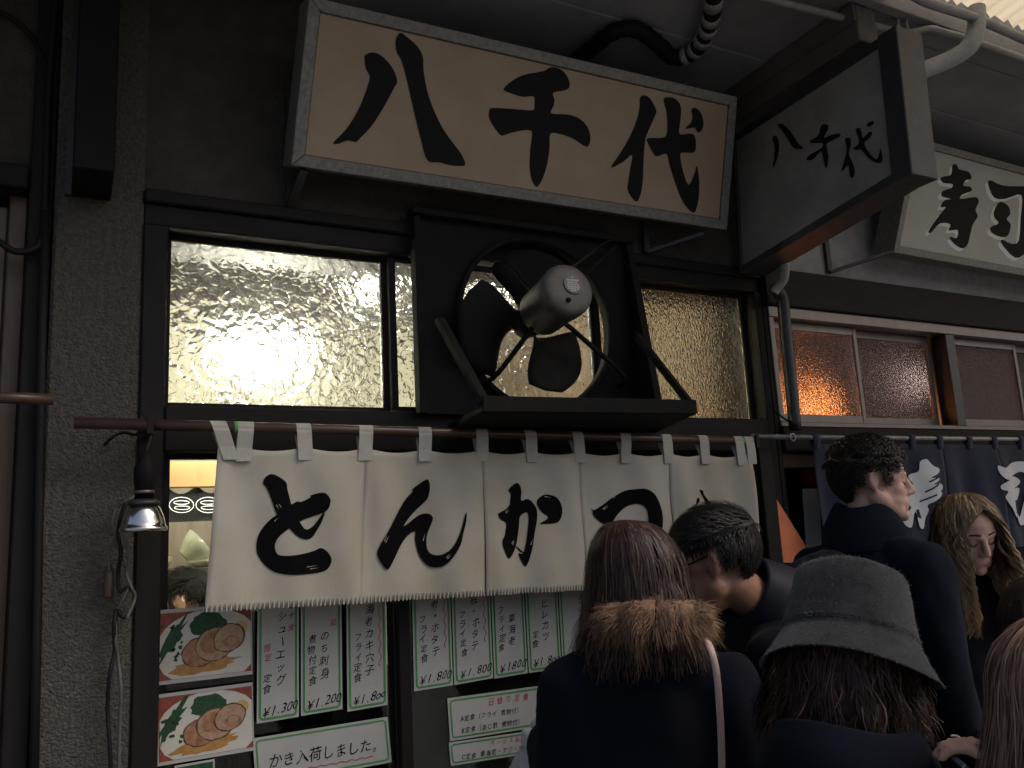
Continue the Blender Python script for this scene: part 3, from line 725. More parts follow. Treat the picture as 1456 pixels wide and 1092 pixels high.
for dx in (-6, 6):
    part('hook', MB().tube(crom([PZ(1283 + dx, 26, 3.30), PZ(1283 + dx, 36, 3.28), PZ(1287 + dx, 44, 3.258), PZ(1293 + dx, 42, 3.262)], 4, False), 0.005, 6), M['pipe'], cl_, True)
# corrugated flexible duct
pts = crom([PZ(*q_, 3.268) for q_ in ((812, 92), (835, 74), (872, 46), (905, 42), (935, 62), (958, 82), (985, 74), (1003, 50), (1012, 22), (1016, -20))], 7, False)
hz = thing('flexible_duct', pts[30], 'wavy dark flexible duct with pale ribbed end curling above the tan sign', 'duct')
rs = [0.028 + 0.0022 * math.sin(i * 1.9) for i in range(len(pts))]
part('hose', MB().tube(pts, rs, 12), M['rubber'], hz, True)
for i in range(38, len(pts) - 2, 4):
    a, b = pts[i], pts[i + 2]; m_ = (a + b) / 2 + (b - a) * .15; dd = (b - a).normalized()
    part('pale_rib', MB().tube([a - dd * .004, a, m_, b, b + dd * .004], [0.020, 0.030, 0.0325, 0.030, 0.020], 14), M['pipe'], hz, True)
# downpipe on the sushi shop corner
dp = thing('downpipe', (2.5, -0.08, 1.97), 'downpipe with pale elbow under the projecting sign and dark lower length', 'pipe')
part('elbow', MB().tube(crom([PY(1116, 355, -.16), PY(1116, 380, -.16), PY(1113, 398, -.13), PY(1104, 410, -.10), PY(1100, 416, -.09)], 5, False), 0.019, 12), M['pipe'], dp, True)
part('lower_pipe', MB().tube(crom([PY(1101, 410, -.09), PY(1112, 425, -.075), PY(1117, 470, -.07), PY(1124, 540, -.07), PY(1131, 612, -.07)], 4, False), 0.024, 12), M['pipe_dark'], dp, True)
part('cable_tie', MB().tube(crom([PY(1094, 576, -.02), PY(1108, 590, -.05), PY(1128, 603, -.07)], 4, False), 0.004, 6), M['rubber'], dp, True)

# ================================================================== EXHAUST FAN
fb = thing('exhaust_fan', (1.35, -0.1, 1.97), 'black exhaust fan with three blades in a wooden box over the white curtain', 'fan')
HC = PY(760, 462, -0.03); HR = 0.285
x0, x1, z0, z1 = 0.965, 1.745, 1.972, 2.60
# back board with round hole
ring = []; nseg = 64
def sq(a):
    c, s_ = math.cos(a), math.sin(a); k = 1e9
    if c > 1e-9: k = min(k, (x1 - HC.x) / c)
    if c < -1e-9: k = min(k, (x0 - HC.x) / c)
    if s_ > 1e-9: k = min(k, (z1 - HC.z) / s_)
    if s_ < -1e-9: k = min(k, (z0 - HC.z) / s_)
    return V((HC.x + c * k, 0, HC.z + s_ * k))
angs = sorted([2 * math.pi * i / nseg for i in range(nseg)] + [math.atan2(z - HC.z, x - HC.x) % (2 * math.pi) for x in (x0, x1) for z in (z0, z1)])
mb = MB(); n = len(angs)
for Y in (-0.045, -0.018):
    for a in angs: mb.v.append(V((HC.x + HR * math.cos(a), Y, HC.z + HR * math.sin(a))))
    for a in angs: p = sq(a); mb.v.append(V((p.x, Y, p.z)))
for i in range(n):
    j = (i + 1) % n
    mb.f += [(i, n + i, n + j, j), (2 * n + i, 2 * n + j, 3 * n + j, 3 * n + i), (i, j, 2 * n + j, 2 * n + i), (n + i, 3 * n + i, 3 * n + j, n + j)]
part('back_board', mb, M['fanblack'], fb)
part('ring', MB().lathe([(HR + .012, 0), (HR + .012, .02), (HR - .004, .02), (HR - .004, 0)], Matrix.Translation((HC.x, -0.046, HC.z)) @ Matrix.Rotation(math.pi / 2, 4, 'X'), 48, True), M['fanblack'], fb, True)
part('side_board', B(x0 - .022, x0 - .0005, -0.06, -0.018, z0, z1), M['fanblack'], fb, bev=0.002)
part('side_board', MB().hexa([(x1 + .0005, -.018, z0), (x1 + .03, -.018, z0), (x1 + .03, -.018, z1), (x1 + .0005, -.018, z1)], [(x1 + .0005, -.17, z0), (x1 + .03, -.17, z0), (x1 + .03, -.07, z1), (x1 + .0005, -.07, z1)]), M['fanblack'], fb, bev=0.002)
part('top_board', B(x0 - .03, x1 + .035, -0.075, -0.014, z1 + .0005, z1 + .022), M['fanblack'], fb, bev=0.002)
# flap hinged at the bottom with its braces
il, ir = PY(636, 604, -0.05), PY(931, 608, -0.05)
ol, orr = PY(684, 577, -0.30), PY(987, 581, -0.30)
th = V((0, 0, .02))
part('flap', MB().hexa([il, ir, orr, ol], [il - th, ir - th, orr - th, ol - th]), M['fanblack'], fb, bev=0.002)
part('flap_lip', MB().bar(ol + V((0, 0, .004)), orr + V((0, 0, .004)), 0.03, 0.045), M['fanblack'], fb, bev=0.002)
part('brace', MB().bar(PY(625, 455, -.13), ol + V((.01, 0, .01)), 0.03, 0.02), M['fanblack'], fb)
part('brace', MB().bar(PY(905, 477, -.15), orr + V((-.01, 0, .01)), 0.035, 0.02), M['fanblack'], fb)
# fan: hub, blades, motor, arms
hub = PY(750, 458, -0.115); TB = Matrix.Translation(hub) @ Matrix.Rotation(math.pi / 2, 4, 'X')
part('hub', MB().lathe([(0.03, -.03), (0.05, -.02), (0.05, .03), (0.03, .045)], TB, 24), M['fanblack'], fb, True)
for k, a0 in enumerate((180, 300, 62)):
    a0 = math.radians(a0); mb = MB(); nr, na = 10, 8
    for i in range(nr + 1):
        t = i / nr; r = 0.035 + t * 0.215
        hw = math.radians(20 + 27 * math.sin(min(1, t * 1.15) * math.pi * .62)) * (1 - 0.55 * max(0, t - .8) / .2)
        for j in range(na + 1):
            u = j / na * 2 - 1; a = a0 + hw * u * (1.0) + 0.25 * t
            pt = V((hub.x + r * math.cos(a), hub.y + 0.045 * u * (1 - .3 * t) + .012 * u * u, hub.z + r * math.sin(a)))
            mb.v.append(pt)
    for i in range(nr):
        for j in range(na):
            q = i * (na + 1) + j; mb.f.append((q, q + 1, q + na + 2, q + na + 1))
    o = part('blade', mb, M['fanblack'], fb, True)
    md = o.modifiers.new('thickness', 'SOLIDIFY'); md.thickness = 0.003
MC = PY(810, 410, -0.36); MA = PY(768, 446, -0.16); ax = (MC - MA).normalized()
TM = Matrix.Translation(MA) @ ax.to_track_quat('Z', 'Y').to_matrix().to_4x4(); Lm = (MC - MA).length
mo = part('motor', MB().lathe([(0.03, -.05), (0.05, -.02), (0.07, 0.0), (0.076, .01), (0.080, Lm - .06), (0.0835, Lm - .055), (0.0835, Lm - .018), (0.079, Lm - .006), (0.066, Lm), (0.05, Lm + .003)], TM, 36), M['motor'], fb, True)
TBd = Matrix.Translation(MC + ax * .006) @ ax.to_track_quat('Z', 'Y').to_matrix().to_4x4()
up_ = V((0, 0, 1)); rt_ = up_.cross(ax).normalized(); up_ = ax.cross(rt_).normalized()
bdc = MC + ax * .0055 + rt_ * .010 + up_ * .012
Tb2 = Matrix.Translation(bdc) @ ax.to_track_quat('Z', 'Y').to_matrix().to_4x4()
part('badge', MB().lathe([(0.031, -.001), (0.031, .0015)], Tb2, 32), M['badge'], mo)
mb = MB()
for k, (w, y, segs) in enumerate(((.006, .021, 1), (.040, .012, 7), (.034, .004, 3), (.044, -.003, 4), (.044, -.010, 5), (.038, -.016, 4), (.02, -.022, 2))):
    for s_ in range(segs):
        xa = -w / 2 + w * s_ / segs; xb = xa + w / segs * .78; h = .0022 if k != 1 else .003
        mb.add([bdc + rt_ * X + up_ * (y + Yy) + ax * .0022 for X, Yy in ((xa, -h), (xb, -h), (xb, h), (xa, h))], [(0, 1, 2, 3)])
part('badge_lettering', mb, M['badgewhite'], mo)
mb_c = MC + ax * .0055 + rt_ * -.012 + up_ * -.04
part('bolt', MB().ball(mb_c, 0.008, 10), M['fanblack'], mo, True)
for (px, py) in ((688, 546), (700, 372), (882, 548), (868, 352)):
    e = PY(px, py, -0.05); s0 = MA + ax * .05
    mid = V((s0.x * .55 + e.x * .45, -0.17, s0.z * .55 + e.z * .45))
    part('mounting_arm', MB().tube(crom([s0, mid, V((e.x * .9 + s0.x * .1, -.12, e.z * .9 + s0.z * .1)), e], 4, False), 0.0085, 8), M['fanblack'], fb, True)
part('cable', MB().tube(crom([MC - ax * .03 + up_ * .06, PY(838, 362, -.3), PY(852, 350, -.2), PY(872, 340, -.15)], 4, False), 0.004, 6), M['rubber'], fb, True)

# ================================================================== NOREN
RY = -0.10
rodA, rodB = PY(105, 601, RY), PY(1076, 627, RY)
rod = part('curtain_pole', MB().tube([rodA, rodA + (rodB - rodA) * .33, rodA + (rodB - rodA) * .66, rodB], 0.0145, 14), M['pole'], None, True)
tag(rod, 'long dark brown pole carrying the white curtain', 'pole')
hk = thing('pole_bracket', (0.2, -0.05, 1.93), 'dark bracket holding the left end of the long curtain pole', 'bracket')
c = PY(213, 603, RY)
part('arm', MB().bar((c.x, -.006, c.z - .02), (c.x, RY - .014, c.z - .02), .018, .012), M['darkwood'], hk)
part('peg', MB().bar((c.x, RY - .016, c.z - .026), (c.x, RY - .016, c.z + .03), .014, .008, up=(0, 1, 0)), M['darkwood'], hk)
hk = thing('pole_bracket', (2.3, -0.05, 1.93), 'dark bracket holding the right end of the long curtain pole', 'bracket')
c = PY(1072, 627, RY)
part('arm', MB().bar((c.x, -.03, c.z - .02), (c.x, RY - .014, c.z - .02), .018, .012), M['darkwood'], hk)
part('peg', MB().bar((c.x, RY - .016, c.z - .026), (c.x, RY - .016, c.z + .02), .014, .008, up=(0, 1, 0)), M['darkwood'], hk)
CYY = -0.108
tabpx = [335, 432, 517, 602, 682, 753, 820, 886, 945, 998, 1055]
def rodat(px):
    lo, hi = 0.0, 1.0
    for _ in range(40):
        m_ = (lo + hi) / 2; p = rodA + (rodB - rodA) * m_; q = ROT.transposed() @ (p - CAM); sx = CX + F_PX * q.x / -q.z
        if sx < px: lo = m_
        else: hi = m_
    return rodA + (rodB - rodA) * lo
tabs = [rodat(p) for p in tabpx]
ztop = [p.z - 0.052 for p in tabs]
def topz(x):
    for i in range(10):
        a, b = tabs[i], tabs[i + 1]
        if a.x <= x <= b.x or (i == 0 and x < a.x) or (i == 9 and x > b.x):
            t = min(1, max(0, (x - a.x) / (b.x - a.x))); return (ztop[i] * (1 - t) + ztop[i + 1] * t) - 0.011 * math.sin(math.pi * t)
xb_l = PY(305, 868, CYY).x; zb_l = PY(305, 868, CYY).z; zb_r = PY(828, 838, CYY).z
def botz(x): return zb_l + (zb_r - zb_l) * (x - xb_l) / (PY(828, 838, CYY).x - xb_l)
pe = [tabs[0].x - .045] + [tabs[i].x for i in (2, 4, 6, 8)] + [tabs[10].x + .022]
def clothy(x, z):
    d = max(0.0, (1.90 - z)); w = min(1, d / .12)
    y = CYY + 0.013 * math.sin(x * 16.5 + .8 * math.sin(x * 5)) * w * (1 - .3 * d) + 0.005 * math.sin(x * 41 + z * 9) * w
    y += 0.006 * noise.noise(V((x * 6, z * 5, 1.3))) - 0.012 * d
    for e in pe[1:-1]:
        y += 0.012 * math.exp(-((x - e) / .03) ** 2) * min(1, d / .2)
    return y
nr_ = thing('shop_curtain', (1.2, CYY, 1.4), 'off-white cloth shop curtain with large black brush lettering hung across the door', 'curtain')
panels = []
for k in range(5):
    xa, xb2 = pe[k], pe[k + 1]; NX, NZ = 26, 26; mb = MB()
    g0 = 0.0006
    for i in range(NX + 1):
        u = i / NX
        for j in range(NZ + 1):
            v = j / NZ; x = xa + g0 + (xb2 - xa - 2 * g0) * u
            zt, zb = topz(x), botz(x) + .003 * noise.noise(V((x * 14, k, 0)))
            z = zt + (zb - zt) * v
            xs = x - (0.03 * v if k == 0 else 0.03 * v * max(0, 1 - (x - pe[1]) / .5) if k < 3 else 0) * (1.0 if k else (1 - .35 * u))
            gap = 0.0022 * max(0, v - .25)
            xs += gap if u < .02 and k else (-gap if u > .98 and k < 4 else 0)
            mb.v.append(V((xs, clothy(xs, z) + (0.003 if k % 2 else 0) * v, z)))
    for i in range(NX):
        for j in range(NZ):
            q = i * (NZ + 1) + j; mb.f.append((q, q + 1, q + NZ + 2, q + NZ + 1))
    p = part('panel', mb, M['noren'], nr_, True)
    md = p.modifiers.new('thickness', 'SOLIDIFY'); md.thickness = 0.0012
    panels.append(p)
    # overcast hem stitches
    sm = MB(); ns = 34
    for s_ in range(ns):
        u = (s_ + .5) / ns; vtx = mb.v[int(u * NX) * (NZ + 1) + NZ]; nxt = mb.v[min(NX, int(u * NX) + 1) * (NZ + 1) + NZ]
        f_ = u * NX - int(u * NX); c = vtx * (1 - f_) + nxt * f_
        sm.bar(c + V((ru(-.001, .001), -.0022, .016)), c + V((ru(-.002, .002), -.0022, -.0025)), .0032, .0018, up=(0, 1, 0))
    part('hem_stitching', sm, M['tab'], p)['kind'] = 'stuff'
def tab(px, tilt=0.0, dz=0.0, owner=None):
    c = rodat(px); w = 0.020; mb = MB(); path = []
    zt = topz(c.x)
    for a in range(0, 9):
        t = math.radians(200 - 220 * a / 8); path.append((c.y + 0.0155 * math.cos(t) * 1.0, c.z + 0.0155 * math.sin(t)))
    front = [(clothy(c.x, zt) - .005, zt - .035), (clothy(c.x, zt) - .0055, zt), (c.y - .0165, c.z - .012)]
    back = [(c.y + .0155, c.z - .012), (clothy(c.x, zt) + .003, zt - .012)]
    full = front + path + back
    for (y, z) in full:
        off = tilt * (z - zt)
        mb.v += [V((c.x - w + off, y, z)), V((c.x + w + off, y, z))]
    for i in range(len(full) - 1): mb.f.append((2 * i, 2 * i + 1, 2 * i + 3, 2 * i + 2))
    o = part('tab', mb, M['tab'], owner, False)
    md = o.modifiers.new('thickness', 'SOLIDIFY'); md.thickness = 0.0015
for i, px in enumerate(tabpx):
    ow = panels[min(4, max(0, (i - 1) // 2 if i else 0))]
    if i == 0: tab(322, -.35, owner=ow); tab(347, .05, owner=ow)
    elif i == 10: tab(1048, -.05, owner=ow); tab(1062, .0, owner=ow)
    else: tab(px, ru(-.08, .08), owner=ow)
for px in (337, 1056):
    c = rodat(px)
    part('green_tape', MB().tube([c + V((-.008, 0, 0)), c + V((.008, 0, 0))], 0.0152, 14), M['green_tape'], nr_, True)
C7 = [['308 378 320 345 355 330 400 352 425 375 430 410 440 450 450 490 470 540 500 590 520 612 545 605 570 580 600 535 612 528 600 570 580 610 550 655 515 663 475 645 440 610 400 570 372 530 345 450 325 400',
       '450 485 480 470 500 472 545 450 545 440 605 427 635 455 638 480 620 520 560 545 500 568 430 612 385 650 367 690 370 720 385 742 430 747 500 738 560 722 595 707 625 725 643 755 643 785 625 815 590 830 520 840 440 843 370 830 320 795 285 745 276 700 285 645 310 600 345 560 380 535 420 505'],
      ['1075 405 1135 360 1152 365 1157 400 1150 445 1135 470 1090 515 1050 560 1025 595 1060 575 1105 540 1140 530 1165 540 1172 560 1160 600 1147 640 1145 690 1155 725 1180 742 1215 740 1255 710 1285 660 1305 610 1330 525 1330 570 1315 630 1300 690 1260 760 1225 795 1190 806 1150 795 1115 755 1098 710 1088 660 1088 620 1040 650 1005 695 975 755 950 805 935 815 910 790 885 735 905 680 940 620 975 555 1005 505 1040 455 1075 420']]
C8 = [['210 410 247 375 265 390 272 420 272 465 300 457 325 475 345 510 347 555 335 640 325 720 310 780 297 800 283 785 262 735 285 735 297 690 305 620 308 560 300 525 270 545 265 600 258 660 245 710 225 745 205 760 190 745 165 680 185 640 195 580 165 565 147 545 150 530 185 515 215 490 220 460 222 430',
       '350 460 380 438 410 437 445 455 465 500 465 545 450 575 420 583 385 585 360 583 395 560 398 545 370 525 348 490', '250 695 262 705 285 725 292 733 275 728 258 712'],
      ['622 497 640 515 690 485 720 460 750 440 800 415 850 408 890 408 930 435 955 485 967 540 965 600 950 660 920 700 880 740 870 735 895 690 908 640 905 600 903 550 895 510 875 488 845 483 800 500 760 535 735 575 720 594 680 575 645 545 635 515'],
      ['1180 412 1200 415 1205 435 1235 475 1260 520 1240 520 1215 480 1195 440', '1160 455 1172 452 1176 470 1150 490 1130 520 1125 510 1150 480']]
SL = [(V((x * .014, 0, 0)), V((1, 0, 0))) for x in range(10, 175)] + [(V((0, 0, 1.40 + .03 * k)), V((0, 0, 1))) for k in range(16)]
for base, chars, k0 in (((290, 580, 3.551), C7, 0), ((670, 580, 3.551), C8, 2)):
    for ci, ch in enumerate(chars):
        loops = []
        for t in ch:
            pp = crom([(x, y, 0) for x, y in zoomed(pairs(t), *base)], 3)
            loops.append([PY(p.x, p.y, CYY - .02) for p in pp])
        me = polymesh('brush_character', loops, SL, lambda c: V((c.x, clothy(c.x, c.z) - .0020 - (.0004 if c.x < .75 else 0), c.z)))
        if len(loops) > 1:
            pass
        link('brush_character', me, M['ink'], panels[k0 + ci], True)

for base, k0, segs_ in (((290, 580, 3.551), 0, '373 487 385 512 387 485 400 507 525 803 580 795 540 813 590 806 362 572 382 553'), ((290, 580, 3.551), 1, '925 680 942 642 918 672 932 640 1128 670 1138 628 1232 755 1250 735 1236 762 1252 744'), ((670, 580, 3.551), 2, '190 525 213 505 195 530 215 513 230 690 243 668 225 684 237 664 318 690 328 660 385 445 415 452'), ((670, 580, 3.551), 3, '686 508 712 487 692 512 716 492 735 452 752 444')):
    q = zoomed(pairs(segs_), *base); lo = []
    for (ax_, ay_), (bx_, by_) in zip(q[::2], q[1::2]):
        dx_, dy_ = bx_ - ax_, by_ - ay_; l_ = math.hypot(dx_, dy_); nx_, ny_ = -dy_ / l_ * .35, dx_ / l_ * .35
        lo.append([PY(u_, v_, CYY - .02) for u_, v_ in ((ax_ - nx_, ay_ - ny_), (bx_, by_), (ax_ + nx_ * 2, ay_ + ny_ * 2))])
    link('dry_brush_streak', polymesh('dry_brush_streak', lo, SL, lambda c: V((c.x, clothy(c.x, c.z) - .0030, c.z))), M['noren'], panels[k0])['kind'] = 'stuff'

# ================================================================== MENU SHEETS
DY = 0.0545          # papers on the outside of the left door pane
DR = 0.0285          # papers on the right door pane
def sheet(name, label, tlp, trp, blp, Y, cat='menu', group=None):
    a = [PY(*p, Y) for p in (tlp, trp, blp)]
    s = Sheet(*a)
    t = thing(name, s.p(s.w / 2, s.h), label, cat, group)
    q = [s.p(0, 0), s.p(s.w, 0), s.p(s.w, s.h), s.p(0, s.h)]
    part('paper', MB().hexa([p + s.n * .0004 for p in q], [p - s.n * .0004 for p in q]), M['paper'], t)
    return s, t
def ink(mb, m, t, name='lettering'):
    if mb.f: link(name, mb.mesh(name), M[m], t)
def tall(label, bl, br, top, Y, main, left, price, right=None, red_left='', red_right='', wav=False, sz=0.030):
    tlx = PY(*bl, Y).x; 
    a = PY(*bl, Y); b = PY(*br, Y); z = 1.80 if Y == DY else 1.78
    s = Sheet(V((a.x + .004, Y, z)), V((b.x + .002, Y, z + (b.z - a.z))), a)
    t = thing('menu_strip', a, label, 'menu', 'hand-written menu strips on the doors')
    q = [s.p(0, 0), s.p(s.w, 0), s.p(s.w, s.h), s.p(0, s.h)]
    part('paper', MB().hexa([p + s.n * .0004 for p in q], [p - s.n * .0004 for p in q]), M['paper'], t)
    g = MB(); s.border(g, 0.005, 0.0062); ink(g, 'paper_green', t, 'green_border')
    def col_(tx, m, nm, *a):
        k = MB(); s.col(k, tx, *a); ink(k, m, t, nm)
    if main: col_(main, 'ink', 'lettering', s.w * .58, s.h - .070 - .034 * len(main), sz, .034)
    if left: col_(left, 'ink', 'lettering', s.w * .26, s.h - .055 - .029 * len(left), sz * .85, .028)
    if right: col_(right, 'ink', 'lettering', s.w * .82, s.h - .30, sz * .7, .028)
    if red_left: col_(red_left, 'red_ink', 'red_lettering', s.w * .24, s.h - .075 - .029 * len(left) - .03 * len(red_left), sz * .7, .026)
    if red_right: col_(red_right, 'red_ink', 'red_lettering', s.w * .82, s.h - .24, sz * .8, .028)
    if wav:
        r = MB(); s.wavy(r, s.w * .83, s.h - .36, s.h - .11, .004, .0022); ink(r, 'red_ink', t, 'red_wavy_line')
    if price:
        k = MB(); s.row(k, price, s.w * .12, s.h - .026, .036, s.w * .78 / (.62 * len(price) + .01), rise=.1, shear=.3, bold=1.0); ink(k, 'ink', t, 'price')
tall('tall menu strip priced 1300 yen, next to the food photographs', (365, 1029), (426, 1019), 0, DY, 'ーシューエッグ', '定食', '¥1.300', right='ミナ', red_left='限定', red_right='食')
tall('tall menu strip priced 1200 yen with a red character at top right', (428, 1018), (488, 1008), 0, DY, 'のち刺身', '煮物付定食', '¥1.200', right='大', red_right='品')
tall('rightmost tall menu strip on the left door, with a thin wavy line', (494, 1012), (552, 1002), 0, DY, '海老カキ穴子', 'フライ定食', '¥1.8oo', wav=True)
tall('leftmost menu strip on the right door, with a red wavy line', (589, 983), (645, 974), 0, DR, '車海老・ホタテ', 'フライ定食', '¥1.800', wav=True)
tall('second menu strip from the left on the right door', (646, 974), (702, 964), 0, DR, '小柱・ホタテ', 'フライ定食', '¥1.800', wav=True)
tall('third menu strip from the left on the right door', (703, 965), (751, 957), 0, DR, '車海老', 'フライ定食', '¥1800')
tall('fourth menu strip from the left, greyer lettering, on the right door', (752, 957), (799, 950), 0, DR, 'ル・ヒレカツ', '定食', '¥1.8oo')
tall('menu strip half hidden by the woman with the fur collar', (800, 950), (852, 942), 0, DR, 'フライ定食', '', '')
s, t = sheet('oyster_notice', 'green-bordered white notice with red wavy underline at the foot of the left door', (359, 1050), (551, 1019), (364, 1120), DY, 'notice')
g = MB(); s.border(g, .006, .005); ink(g, 'paper_green', t, 'green_border')
k = MB(); s.row(k, 'かき入荷しました。', s.w * .10, s.h * .52, .040, .036, rise=-.02); ink(k, 'ink', t)
k = MB(); s.wavy(k, s.h * .80, s.w * .18, s.w * .86, .002, .0022, 9, True); ink(k, 'red_ink', t, 'red_underline')
s, t = sheet('daily_menu', 'landscape daily menu sheet with green border and red heading on the right door', (636, 993), (790, 972), (640, 1054), DR)
g = MB(); s.border(g, .006, .005); ink(g, 'paper_green', t, 'green_border')
for tx, u_, v_, sz_, st_ in (('A定食（フライ 煮物付）', .10, .52, .019, .0185), ('¥1100', .78, .50, .024, .020), ('B定食（あじ酢 煮物付）', .10, .80, .019, .0185), ('¥900', .78, .78, .024, .020)):
    k = MB(); s.row(k, tx, s.w * u_, s.h * v_, sz_, st_); ink(k, 'ink', t)
k = MB(); s.row(k, '日替り定食', s.w * .34, s.h * .22, .024, .030); ink(k, 'red_ink', t, 'red_lettering')
s, t = sheet('service_menu', 'small green-bordered service menu sheet below the daily menu sheet', (638, 1056), (790, 1034), (641, 1089), DR)
g = MB(); s.border(g, .005, .0045); ink(g, 'paper_green', t, 'green_border')
k = MB(); s.row(k, 'C定食 車海老・アジ・ホタテ', s.w * .10, s.h * .70, .019, .0185); ink(k, 'ink', t)
k = MB(); s.row(k, 'サービス品', s.w * .36, s.h * .28, .017, .021); ink(k, 'red_ink', t, 'red_lettering')
# food photographs
def food(label, tl, tr, bl):
    s, t = sheet('food_photograph', label, tl, tr, bl, DY, 'photograph', 'food photographs on the left door')
    def el(cu, cv, ru_, rv, m, off, nm, rot=0.0, jag=0.0, n=26, a0=0, a1=360):
        pts = []
        for i in range(n):
            a = math.radians(a0 + (a1 - a0) * i / n); k_ = 1 + jag * (rnd() - .5); x = ru_ * math.cos(a) * k_; y = rv * math.sin(a) * k_
            u_ = cu + x * math.cos(rot) - y * math.sin(rot); v_ = cv + x * math.sin(rot) + y * math.cos(rot)
            u_ = min(.985, max(.03, u_)); v_ = min(.945, max(.055, v_))
            pts.append(s.p(u_ * s.w, v_ * s.h, off))
        link(nm, polymesh(nm, [pts]), M[m], t)
    q = [(0.02, .05), (.99, .05), (.99, .95), (.02, .95)]
    link('print_background', polymesh('print_background', [[s.p(u * s.w, v * s.h, .0009) for u, v in q]]), M['brickred'], t)
    el(.54, .56, .56, .52, 'plate_w', .0012, 'print_plate', rot=-.12)
    el(.15, .42, .07, .30, 'parsley', .0015, 'print_greens', rot=.45, jag=.7)
    el(.53, .25, .19, .17, 'parsley', .0016, 'print_greens', jag=.25)
    el(.88, .33, .07, .09, 'egg', .0015, 'print_lemon')
    el(.50, .80, .34, .10, 'sauce', .00155, 'print_sauce', rot=-.15, jag=.4)
    el(.44, .62, .185, .205, 'sear', .00165, 'print_pork', rot=.3, jag=.10)
    el(.60, .53, .205, .235, 'sear', .0020, 'print_pork', rot=.3, jag=.08)
    el(.75, .46, .165, .205, 'sear', .0024, 'print_pork', rot=.4, jag=.08)
    for _ in range(16): el(.06 + .20 * rnd(), .22 + .5 * rnd(), .02, .025, 'parsley', .0017, 'print_greens', jag=.9, n=9)
    el(.44, .62, .17, .19, 'pork', .0018, 'print_pork', rot=.3, jag=.06)
    el(.60, .53, .19, .22, 'pork2', .0021, 'print_pork', rot=.3, jag=.06)
    el(.57, .50, .12, .15, 'pork', .0023, 'print_pork', rot=.3, jag=.1)
    el(.75, .46, .15, .19, 'pork2', .0025, 'print_pork', rot=.4, jag=.06)
    el(.78, .52, .09, .09, 'pork', .0027, 'print_pork', rot=.4, jag=.15)
    el(.78, .50, .05, .05, 'pork2', .0029, 'print_pork', rot=.4, jag=.1)
food('upper food photograph of sliced pork on a white plate', (222, 868), (358, 857), (221, 975))
food('lower food photograph of sliced pork on a white plate', (222, 988), (359, 970), (223, 1090))
s, t = sheet('green_card', 'dark green card at the bottom of the left door', (248, 1089), (305, 1079), (249, 1140), DY, 'card')
link('card_face', polymesh('card_face', [[s.p(u * s.w, v * s.h, .001) for u, v in ((.04, .06), (.96, .06), (.96, .97), (.04, .97))]]), M['parsley'], t)

# ================================================================== CLIP LAMP AND CABLES
lc = PY(204, 752, -0.14)
lp = thing('clip_lamp', lc, 'shiny metal dome lamp hanging beside the door post', 'lamp')
T = Matrix.Translation(lc)
part('dome', MB().lathe([(0.054, -.006), (0.056, -.002), (0.055, .003), (0.0515, .006), (0.050, .014), (0.046, .030), (0.039, .046), (0.030, .058), (0.022, .062), (0.021, .058), (0.036, .044), (0.047, .014), (0.051, -.004)], T, 40), M['chrome'], lp, True)
part('rim_cap', MB().lathe([(0.038, .058), (0.036, .066), (0.023, .072), (0.022, .069)], T, 32), M['darkmetal'], lp, True)
part('socket', MB().lathe([(0.022, .068), (0.022, .105), (0.025, .11), (0.025, .145), (0.017, .165), (0.008, .19)], T, 24), M['black'], lp, True)
part('socket_ring', MB().lathe([(0.0232, .085), (0.0232, .093)], T, 24), M['alu'], lp, True)
part('cord', MB().tube(crom([lc + V((0, 0, .185)), PY(208, 640, -.13), PY(214, 622, -.11), PY(215, 608, -.10)], 4, False), .005, 6), M['rubber'], lp, True)
cbl = thing('cable_bundle', PY(165, 1000, -.03), 'twisted cable bundle hanging down beside the dome lamp', 'cable')
def cable(px, r=.0045, Y=-.035, m='cable_grey'):
    part('cable', MB().tube(crom([PY(x, y, Y - (.012 if i % 2 else 0)) for i, (x, y) in enumerate(px)], 6, False), r, 8), M[m], cbl, True)
cable([(203, 700), (180, 712), (166, 722), (160, 745), (166, 772), (178, 800), (184, 826), (176, 850), (166, 872), (164, 905), (168, 940), (172, 980), (170, 1040), (168, 1150)])
cable([(178, 718), (172, 735), (168, 760), (172, 785), (168, 815), (170, 840), (183, 835), (191, 846), (188, 868), (176, 878), (166, 868), (162, 890), (163, 925), (156, 960), (153, 1010), (156, 1060), (160, 1150)], .005, -.04, 'rubber')
cable([(176, 762), (184, 790), (180, 815), (187, 835), (192, 850), (180, 880)], .004, -.055)
cable([(168, 758), (158, 770), (155, 790), (155, 812)], .003, -.03)
part('pull_switch', MB().lathe([(0.006, .045), (0.007, .035), (0.011, .028), (0.012, -.028), (0.010, -.034)], Matrix.Translation(PY(154.5, 830, -.03)), 16), M['brownwood'], cbl, True)
cb = part('cable', MB().tube(crom([PY(148, 633, -.012), PY(160, 622, -.03), PY(175, 615, -.04), PY(195, 618, -.08), PY(212, 606, -.10)], 5, False), .004, 6), M['rubber'], None, True)
tag(cb, 'thin black cable end sticking out of the wall under the pole', 'cable')

